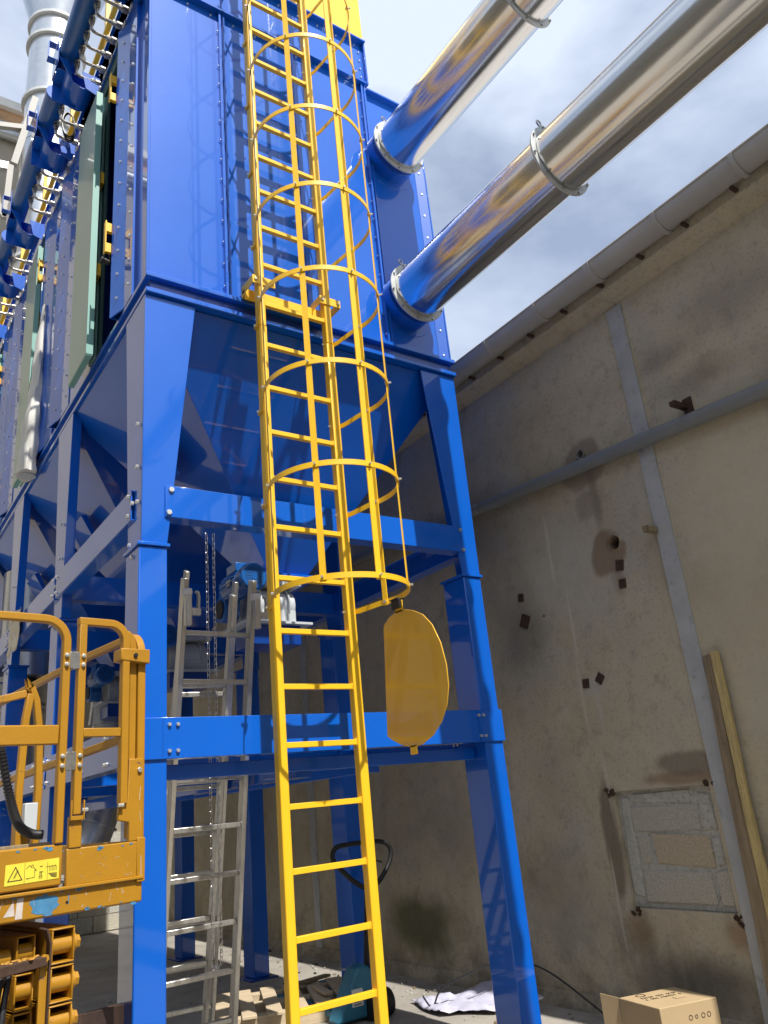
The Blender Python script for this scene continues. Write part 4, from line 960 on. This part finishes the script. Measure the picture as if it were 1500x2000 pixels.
# warning label on the toe board
lb0 = Q(MB().prism([(-0.523, -0.0115, 1.189), (-0.334, -0.0115, 1.193), (-0.335, -0.0115, 1.262), (-0.522, -0.0115, 1.257)], (0, 0.001, 0)), 'warning_label', 'label', 0)
def ink(b, pts, wd=0.0016, closed=False):
    n = len(pts)
    for i in range(n if closed else n - 1):
        a = Vector((pts[i][0], -0.0122, pts[i][1])); c = Vector((pts[(i + 1) % n][0], -0.0122, pts[(i + 1) % n][1])); d = (c - a).normalized() * wd * 0.4
        b.bar(a - d, c + d, wd, 0.0006, (-(c - a).z, 0, (c - a).x))
b = MB(); ink(b, [(-0.512, 1.203), (-0.464, 1.204), (-0.488, 1.247)], 0.0026, True); ink(b, [(-0.456, 1.191), (-0.456, 1.258)], 0.001)
ink(b, [(-0.450, 1.238), (-0.440, 1.248), (-0.432, 1.240), (-0.432, 1.248), (-0.427, 1.248), (-0.427, 1.240), (-0.415, 1.229), (-0.421, 1.229), (-0.421, 1.207), (-0.451, 1.205)], 0.0013)
ink(b, [(-0.402, 1.240), (-0.394, 1.240)], 0.002); ink(b, [(-0.392, 1.222), (-0.404, 1.222)], 0.002)
ink(b, [(-0.402, 1.208), (-0.402, 1.220)], 0.0022); ink(b, [(-0.397, 1.208), (-0.397, 1.220)], 0.0022); ink(b, [(-0.405, 1.202), (-0.394, 1.202), (-0.394, 1.208), (-0.405, 1.208)], 0.0014, True)
ink(b, [(-0.376, 1.195), (-0.376, 1.252)], 0.001); ink(b, [(-0.382, 1.236), (-0.345, 1.238)], 0.001)
for k in range(6): ink(b, [(-0.369 + k * 0.005, 1.222), (-0.368 + k * 0.005, 1.240 - (k % 2) * 0.004)], 0.0013)
for k in range(5): ink(b, [(-0.372 + k * 0.003, 1.214 - k * 0.003), (-0.342, 1.213 - k * 0.0035)], 0.0012)
for k in range(5): ink(b, [(-0.494 + k * 0.0025, 1.212 + k * 0.005), (-0.488 + k * 0.0025, 1.2145 + k * 0.005)], 0.0016)
Q(b, 'label_print', 'ink', 0, parent=lb0)
# paint smears and letter remnants on the deck edge
def smear(c0, w_, h_, m_, n=26, nm='paint_smear'):
    pts = []
    for k in range(n):
        t = 2 * math.pi * k / n; q = random.uniform(0.80, 1.15)
        pts.append((c0[0] + math.cos(t) * w_ / 2 * q, -0.0008, c0[1] + (abs(math.sin(t)) ** 0.7) * math.copysign(1, math.sin(t)) * h_ / 2 * random.uniform(0.8, 1.1)))
    Q(MB().prism(pts, (0, 0.0004, 0)), nm, m_, 0, parent=deck)
smear((-0.375, 1.113), 0.105, 0.062, 'smear', 34)
smear((-0.02 - 0.235, 1.145), 0.012, 0.012, 'smear', 10); smear((-0.29, 1.118), 0.004, 0.04, 'smear', 10)
b = MB(); b.prism([(-0.516, -0.0008, 1.090), (-0.484, -0.0008, 1.138), (-0.478, -0.0008, 1.090)], (0, 0.0004, 0)); b.prism([(-0.476, -0.0009, 1.078), (-0.452, -0.0009, 1.078), (-0.450, -0.0009, 1.145), (-0.472, -0.0009, 1.145)], (0, 0.0004, 0)); Q(b, 'letter_remnant', 'smearw', 0, parent=deck)
Q(box(-0.300, -0.290, -0.0016, 0.0, 1.104, 1.112), 'square_hole', 'black', 0, parent=deck)
b = MB()
for k in range(34):
    x = random.uniform(-0.58, -0.01); z = random.choice([1.155, 1.075, 1.30 if x < -0.32 else 1.284]) + random.uniform(-0.008, 0.004)
    s_ = random.uniform(0.002, 0.010); yq = -0.0012 if z < 1.16 else (-0.0112 if x < -0.322 else -0.0092)
    pts = [(x + math.cos(R(a)) * s_ * random.uniform(.5, 1.4) * 1.6, yq, z + math.sin(R(a)) * s_ * random.uniform(.4, 1)) for a in range(0, 360, 60)]
    b.prism(pts, (0, 0.0006, 0))
Q(b, 'paint_chip', 'smear', 0, kind='stuff')
b = MB()
def scr(x0, z0, x1, z1, wd, y=-0.0132): b.bar((x0, y, z0), (x1, y, z1), wd, 0.0006, (-(z1 - z0), 0, x1 - x0))
scr(-0.014, 1.15, -0.015, 1.235, 0.0018); scr(-0.016, 1.49, -0.020, 1.44, 0.0015, -0.0045); scr(-0.018, 1.40, -0.014, 1.36, 0.0012, -0.0045)
for k in range(22):
    x = random.uniform(-0.58, -0.05); z = random.uniform(1.08, 1.14); scr(x, z, x + random.uniform(-0.01, 0.01), z + random.uniform(0.008, 0.03), random.uniform(0.0006, 0.0016), -0.0008)
for k in range(14):
    x = random.uniform(-0.29, -0.05); z = random.uniform(1.17, 1.27); scr(x, z, x + random.uniform(-0.02, 0.02), z + random.uniform(-0.01, 0.01), random.uniform(0.0005, 0.001), -0.0086)
Q(b, 'scratch', 'smearw', 0, kind='stuff')
# stacked scissor arms: open rectangular tube ends with pins
def rtube(x0, x1, z0, z1, y0=-0.005, y1=1.6, t=0.006):
    b = MB(); b.box(x0, x1, y0, y1, z0, z0 + t); b.box(x0, x1, y0, y1, z1 - t, z1); b.box(x0, x0 + t, y0, y1, z0 + t, z1 - t); b.box(x1 - t, x1, y0, y1, z0 + t, z1 - t)
    return b
for k in range(8):
    z1 = 1.027 - k * 0.120; z0 = z1 - 0.114
    if z0 < 0.3: break
    a_ = Q(rtube(-0.345, -0.262, z0, z1), 'scissor_arm', bevel=0.003)
    Q(MB().cyl((-0.339, 0.035, (z0 + z1) / 2), (-0.268, 0.035, (z0 + z1) / 2), 0.030, seg=24), 'pin', bevel=0, parent=a_)
    b = MB(); b.cyl((-0.261, 0.035, (z0 + z1) / 2), (-0.248, 0.035, (z0 + z1) / 2), 0.032, seg=24); b.cyl((-0.248, 0.035, (z0 + z1) / 2), (-0.232, 0.035, (z0 + z1) / 2), 0.024, seg=6); Q(b, 'pin_boss', bevel=0.002, parent=a_)
    a_ = Q(rtube(-0.438, -0.372, z0 - 0.012, z1 - 0.012, 0.07), 'scissor_arm', bevel=0.003)
    Q(MB().cyl((-0.432, 0.11, (z0 + z1) / 2 - 0.012), (-0.378, 0.11, (z0 + z1) / 2 - 0.012), 0.030, seg=24), 'pin', bevel=0, parent=a_)
    Q(MB().cyl((-0.53, 0.11, (z0 + z1) / 2 - 0.02), (-0.45, 0.11, (z0 + z1) / 2 - 0.02), 0.028, seg=20), 'pin', bevel=0.002)
    Q(box(-0.62, -0.53, 0.10, 1.5, z0 - 0.01, z1 - 0.02), 'scissor_arm', bevel=0.003)
# access step: upright plate and worn tread
b = MB(); b.sweep([(-0.372, -0.045, 0.70), (-0.370, -0.045, 0.99), (-0.385, -0.045, 1.035), (-0.40, -0.045, 1.04)], [(-0.018, -0.004), (0.018, -0.004), (0.018, 0.004), (-0.018, 0.004)], ups=(0, 1, 0)); Q(b, 'step_upright', 'rust', 0.002)
Q(box(-0.400, -0.372, -0.050, -0.036, 0.3, 0.93), 'step_leg', bevel=0.002)
Q(MB().hexa([(-0.95, -0.16, 0.905), (-0.382, -0.075, 0.925), (-0.382, -0.03, 0.925), (-0.95, -0.03, 0.905)], [(-0.95, -0.16, 0.945), (-0.382, -0.075, 0.955), (-0.382, -0.03, 0.955), (-0.95, -0.03, 0.945)]), 'step_tread', 'rust', 0.003)
b = MB()
for k in range(46):
    x = random.uniform(-0.62, -0.40); y = random.uniform(-0.09, -0.035); zt = 0.945 + (x + 0.95) * 0.018
    b.hexa([(x - .006, y - .004, zt + 0.001), (x + .006, y - .004, zt + 0.001), (x + .006, y + .004, zt + 0.001), (x - .006, y + .004, zt + 0.001)], [(x - .005, y - .002, zt + .005), (x + .004, y - .002, zt + .005), (x + .004, y + .003, zt + .005), (x - .005, y + .003, zt + .005)])
Q(b, 'tread_pattern', 'lift', 0, kind='stuff')
b = MB(); b.cyl((-0.392, -0.062, 0.948), (-0.392, -0.076, 0.948), 0.014, seg=6); Q(b, 'bolt', 'lift', 0.001)
for k, x in enumerate((-0.50, -0.475, -0.55)):
    Q(MB().tube(bez([(x, 0.02, 0.92), (x - 0.03, -0.02, 0.75), (x + 0.01, -0.01, 0.6), (x - 0.02, 0.01, 0.3)], 8), 0.011, 8), 'hydraulic_hose', 'hose', 0)
Q(box(-0.95, -0.02, 0.1, 1.7, 0.12, 0.28), 'chassis', bevel=0.01)
for x in (-0.93, -0.12):
    for y in (0.25, 1.45): Q(MB().cyl((x, y, 0.13), (x + 0.10, y, 0.13), 0.13, seg=28), 'wheel', 'black', 0.012)
Q(MB().hexa([(-0.25, 0.10, 0.60), (-0.18, 0.10, 0.60), (0.55, 0.9, 0.50), (0.50, 0.97, 0.50)], [(-0.25, 0.10, 0.72), (-0.18, 0.10, 0.72), (0.55, 0.9, 0.56), (0.50, 0.97, 0.56)]), 'fold_out_arm', 'rust', 0.003)

# ================================================================== FLOOR THINGS
# pallet jack
pj = thing('pallet_jack', 'blue hand pallet truck with black loop handle parked behind the yellow ladder', 'pallet truck', (3.2, 5.15, 0), 0)
hy = 5.2
loop = bez([(3.275, hy, 0.78), (3.17, hy, 0.85), (3.055, hy, 0.96), (3.035, hy, 1.02), (3.07, hy, 1.065), (3.16, hy, 1.075), (3.28, hy, 1.075), (3.42, hy, 1.07), (3.50, hy, 1.045), (3.53, hy, 0.99), (3.50, hy, 0.91), (3.42, hy, 0.82), (3.34, hy, 0.77)], 6)
hd = MB().tube(loop, 0.017, 12).build('handle_loop', 'black', pj)
MB().tube([(3.28, hy, 1.07), (3.29, hy, 0.80)], 0.010, 10).build('cross_bar', 'boltm', pj)
MB().tube(bez([(3.30, hy - 0.02, 0.93), (3.36, hy - 0.03, 0.95), (3.42, hy - 0.03, 0.93)], 6), 0.006, 8).build('release_lever', 'black', pj)
MB().tube([(3.30, hy, 0.79), (3.26, hy + 0.02, 0.3)], 0.021, 12).build('shaft', 'black', pj)
b = MB(); b.prism([(2.93, 5.10, 0.02), (3.27, 5.10, 0.02), (3.27, 5.10, 0.26), (3.18, 5.10, 0.33), (3.10, 5.10, 0.31)], (0, 0.14, 0)); P(b, 'body', 'jack', 0.02, parent=pj)
P(box(3.05, 3.135, 5.092, 5.0985, 0.10, 0.20), 'sticker', 'white', 0, parent=pj)
b = MB()
for k in range(9): b.box(3.06 + k * 0.006, 3.063 + k * 0.006, 5.089, 5.0915, 0.125, 0.165)
b.box(3.06, 3.12, 5.089, 5.0915, 0.11, 0.115); P(b, 'sticker_print', 'ink', 0, parent=pj, kind='stuff')
P(MB().cyl((3.25, 5.17, 0.02), (3.25, 5.17, 0.30), 0.035, seg=16), 'hydraulic_cylinder', 'black', 0.003, parent=pj)
for x in (3.19, 3.31): P(MB().cyl((x - 0.03, 5.1, 0.085), (x + 0.03, 5.1, 0.085), 0.085, seg=24), 'steer_wheel', 'black', 0.01, parent=pj)
for x in (3.05, 3.42): P(box(x - 0.07, x + 0.07, 5.25, 6.2, 0.03, 0.075), 'fork', 'jack', 0.01, parent=pj)

# pallet
pl = thing('wooden_pallet', 'broken pale wooden pallet lying on the floor behind the yellow ladder', 'pallet', (2.86, 5.82, 0), R(-22))
pl['_base'] = (0, 0, 0)
for k in range(6):
    dx = -0.42 + k * 0.165
    MB().box(dx, dx + random.uniform(0.09, 0.12), -0.45 + random.uniform(-.03, .03), 0.36 + random.uniform(-.03, .03), 0.095, 0.115).build('deck_board', 'pallet', pl, bevel=0.003, local=True)
for y in (-0.40, -0.04, 0.28):
    MB().box(-0.44, 0.50, y, y + 0.09, 0.0, 0.0945).build('bearer', 'pallet', pl, bevel=0.003, local=True)
for k, (x, y, a) in enumerate(((3.25, 6.0, 0.4), (3.12, 5.62, 1.3), (2.6, 5.7, 0.9))):
    o = MB().box(-0.2, 0.2, -0.03, 0.03, 0, 0.02).build('loose_board', 'pallet' if k else 'wood', None, bevel=0.003)
    o.location = (x, y, 0.12 if k < 2 else 0.001); o.rotation_euler = (0, 0.05, a)
    tag(o, ('dark splintered board resting on the right end of the broken pallet', 'pale loose board lying across the front of the broken pallet', 'short pale board on the floor at the left end of the broken pallet')[k], 'board')

# white sheet
n = 26; b = MB(); vs = []; fs = []
random.seed(3)
cor = [Vector((3.58, 5.22, 0)), Vector((3.50, 4.75, 0)), Vector((3.95, 4.25, 0)), Vector((4.10, 4.95, 0.0))]
from mathutils import noise as mn
for i in range(n):
    for j in range(n):
        u, v_ = i / (n - 1), j / (n - 1)
        p = cor[0].lerp(cor[1], u).lerp(cor[3].lerp(cor[2], u), v_)
        e = min(u, 1 - u, v_, 1 - v_)
        h = 0.012 + 0.085 * abs(mn.noise(Vector((p.x * 5, p.y * 5, 0.3)))) * min(1, e * 5 + .25) + 0.17 * max(0, v_ - 0.55) ** 1.2 + 0.03 * abs(mn.noise(Vector((p.x * 15, p.y * 12, 4))))
        q = p + Vector((mn.noise(p * 4), mn.noise(p * 4 + Vector((9, 9, 9))), 0)) * 0.06; q.z = h; q.x = min(q.x, W - 0.06); vs.append(q)
for i in range(n - 1):
    for j in range(n - 1): a = i * n + j; fs.append((a, a + 1, a + n + 1, a + n))
b._add(vs, fs); o = b.build('plastic_sheet', 'sheet', None); sm = o.modifiers.new('th', 'SOLIDIFY'); sm.thickness = 0.003
tag(o, 'crumpled white plastic sheet on the floor left of the front right leg', 'sheet')
# cable
pts = bez([(3.50, 4.93, 0.10), (3.55, 4.90, 0.03), (3.62, 4.88, 0.12), (3.75, 4.75, 0.20), (3.92, 4.60, 0.26), (4.02, 4.45, 0.25), (4.05, 4.25, 0.20), (4.04, 3.95, 0.08), (4.0, 3.75, 0.012)], 8)
o = MB().tube(pts, 0.006, 8).build('cable', 'hose', None); tag(o, 'thin dark cable arching over the white plastic sheet', 'cable')

# cardboard box
cb = thing('cardboard_box', 'brown cardboard box with open flap on the ground by the rendered wall', 'box', (3.73, 3.15, 0))
b4 = [(3.646, 3.349), (3.592, 3.043), (3.921, 2.942), (3.984, 3.252)]
ht = 0.25
b = MB(); b.hexa([(x, y, 0.003) for x, y in b4], [(x, y, ht) for x, y in b4]); P(b, 'box_body', 'card', 0.004, parent=cb)
fa = Vector((3.646, 3.349, 0)); fb_ = Vector((3.628, 3.46, 0))
P(MB().hexa([fa + Vector((0, 0, .02)), fa + Vector((.004, .002, .02)), fb_ + Vector((.004, .002, .02)), fb_ + Vector((0, 0, .02))], [fa + Vector((0, 0, ht)), fa + Vector((.004, .002, ht)), fb_ + Vector((.004, .002, ht + .012)), fb_ + Vector((0, 0, ht + .012))]), 'flap', 'card', 0, parent=cb)
b = MB(); p0 = Vector((3.70, 3.27, ht + 0.0015)); du = Vector((0.22, -0.07, 0)); dv = Vector((-0.02, -0.085, 0))
for r in range(2):
    for k in range(15):
        if random.random() < 0.8:
            a = p0 + du * (k / 15) + dv * (0.35 + r * 0.45); b.bar(a, a + dv * 0.22 + du * random.uniform(-.01, .03), 0.004, 0.001, (1, 0, 0)); 
            b.bar(a, a + du * 0.03, 0.004, 0.001, (0, 1, 0))
b.ring(p0 + du * 0.15 + dv * -0.2, (0, 0, 1), 0.022, 0.027, 0.001, 20)
P(b, 'print', 'ink', 0, parent=cb, kind='stuff')
P(MB().hexa([p0 + du * 0.55 + dv * 1.35 + Vector((0, 0, 0))] + [p0 + du * 0.8 + dv * 1.35, p0 + du * 0.8 + dv * 1.75, p0 + du * 0.55 + dv * 1.75], [q + Vector((0, 0, .0015)) for q in (p0 + du * 0.55 + dv * 1.35, p0 + du * 0.8 + dv * 1.35, p0 + du * 0.8 + dv * 1.75, p0 + du * 0.55 + dv * 1.75)]), 'box_label', 'card', 0, parent=cb)
b = MB(); s0 = Vector((3.592, 3.043, 0)); sdir = (Vector((3.921, 2.942, 0)) - s0).normalized(); sn = Vector((-sdir.y, sdir.x, 0)) * -1
for k, t in enumerate((0.17, 0.205, 0.245, 0.28)):
    b.ring(s0 + sdir * t + Vector((0, 0, 0.185)) + sn * 0.001, sn, 0.009 if k != 1 else 0.006, 0.012 if k != 1 else 0.009, 0.001, 16)
P(b, 'recycling_marks', 'ink', 0, parent=cb, kind='stuff')

# planks leaning on the wall
def plank(y0, y1, yt0, yt1, d, zt, m, lab):
    b = MB(); n = 8; pv = None
    for k in range(n):
        t0, t1 = k / n, (k + 1) / n
        def sec(t):
            w_ = 0.006 * math.sin(t * 9 + d * 90); a = y0 + (yt0 - y0) * t + w_; c = y1 + (yt1 - y1) * t + w_ * 0.5; x = W - 0.075 + 0.035 * t - (d - 0.02)
            return [(x, a, zt * t), (x + 0.03, a, zt * t), (x + 0.03, c, zt * t), (x, c, zt * t)]
        b.hexa(sec(t0), sec(t1))
    o = b.build('plank', m, None, bevel=0.002); tag(o, lab, 'plank')
plank(2.670, 2.765, 2.652, 2.705, 0.02, 1.955, 'wood', 'dark weathered timber plank leaning upright against the grey wall strip')
plank(2.610, 2.662, 2.610, 2.648, 0.03, 1.965, 'woodlight', 'narrow pale yellow batten leaning on the wall right of the dark plank')

# filter bag hanging out
fbg = thing('filter_bag', 'long white cloth filter bag hanging out of the open side of the blue machine', 'filter bag', (1.12, 6.5, 4.2))
a = Vector((1.115, 6.49, 4.13)); c = Vector((1.16, 6.42, 5.75)); b = MB(); ns, nr = 20, 26; vs = []
for i in range(nr):
    t = i / (nr - 1); q = a.lerp(c, t); r = 0.080 * (1 - 0.72 * t ** 1.3) * (0.93 if 1 <= i <= 2 else 1)
    for j in range(ns):
        th = 2 * math.pi * j / ns; rr = r * (1 + 0.38 * mn.noise(Vector((math.cos(th) * 1.5, math.sin(th) * 1.5, t * 9))))
        vs.append(q + Vector((math.cos(th) * rr, math.sin(th) * rr * 1.6, 0.008 * mn.noise(Vector((th, t * 12, 1))))))
fs = [(i * ns + j, i * ns + (j + 1) % ns, (i + 1) * ns + (j + 1) % ns, (i + 1) * ns + j) for i in range(nr - 1) for j in range(ns)]
b._add(vs, fs + [tuple(range(ns))[::-1], tuple(range((nr - 1) * ns, nr * ns))]); b.build('bag', 'bag', fbg)
MB().cyl(a + Vector((0, 0, -0.012)), a + Vector((0, 0, 0.004)), 0.07, seg=20).build('end_disc', 'valve', fbg)
# rag caught on the side beam
b = MB(); vs = []; nn = 10
for i in range(nn):
    for j in range(nn):
        u, v_ = i / (nn - 1), j / (nn - 1)
        vs.append(Vector((1.15 + 0.03 * mn.noise(Vector((u * 4, v_ * 4, 0))), 6.55 + u * 0.42 + 0.05 * mn.noise(Vector((v_ * 5, u, 2))), 3.03 - v_ * 0.30 * (0.6 + 0.5 * abs(math.sin(u * 5))))))
b._add(vs, [(i * nn + j, i * nn + j + 1, (i + 1) * nn + j + 1, (i + 1) * nn + j) for i in range(nn - 1) for j in range(nn - 1)])
o = b.build('rag', 'cream', None); s_ = o.modifiers.new('th', 'SOLIDIFY'); s_.thickness = 0.004; tag(o, 'torn beige rag caught on the upper side beam of the machine', 'rag')
# coil of black cable on tank
b = MB()
for k in range(4):
    pts = [(1.09 + 0.05 * math.cos(R(t)) + 0.004 * k, 5.52 + 0.02 * math.sin(R(t)) + k * 0.012, 7.0 + (0.15 + 0.008 * k) * math.sin(R(t))) for t in range(0, 360, 15)]
    b.tube(pts, 0.006, 6, closed=True)
o = b.build('cable_coil', 'hose', None); tag(o, 'coiled black cable hanging between the air tanks and the machine side', 'cable')

# litter on the floor
random.seed(11)
b = MB()
for k in range(240):
    x = random.uniform(1.4, 4.05); y = random.uniform(3.6, 9.0); s_ = random.uniform(0.004, 0.016)
    if random.random() < 0.5: x = random.uniform(3.7, 4.08); y = random.uniform(4, 9)
    pts = [(x + math.cos(R(a)) * s_ * random.uniform(.5, 1.3), y + math.sin(R(a)) * s_ * random.uniform(.5, 1.3), 0.0015) for a in range(0, 360, 72)]
    b.use(M[random.choice(['mortar', 'strip', 'wood', 'mortar', 'black'])]).prism(pts, (0, 0, s_ * 0.7))
o = b.build('debris', None, None, smooth=False); o['kind'] = 'stuff'; o['label'] = 'scattered chips and grit on the concrete floor'; o['category'] = 'debris'

for o in bpy.data.objects:
    if '_base' in o: del o['_base']
print('objects', len(bpy.data.objects), 'tris', sum(len(o.data.polygons) for o in bpy.data.objects if o.type == 'MESH'))
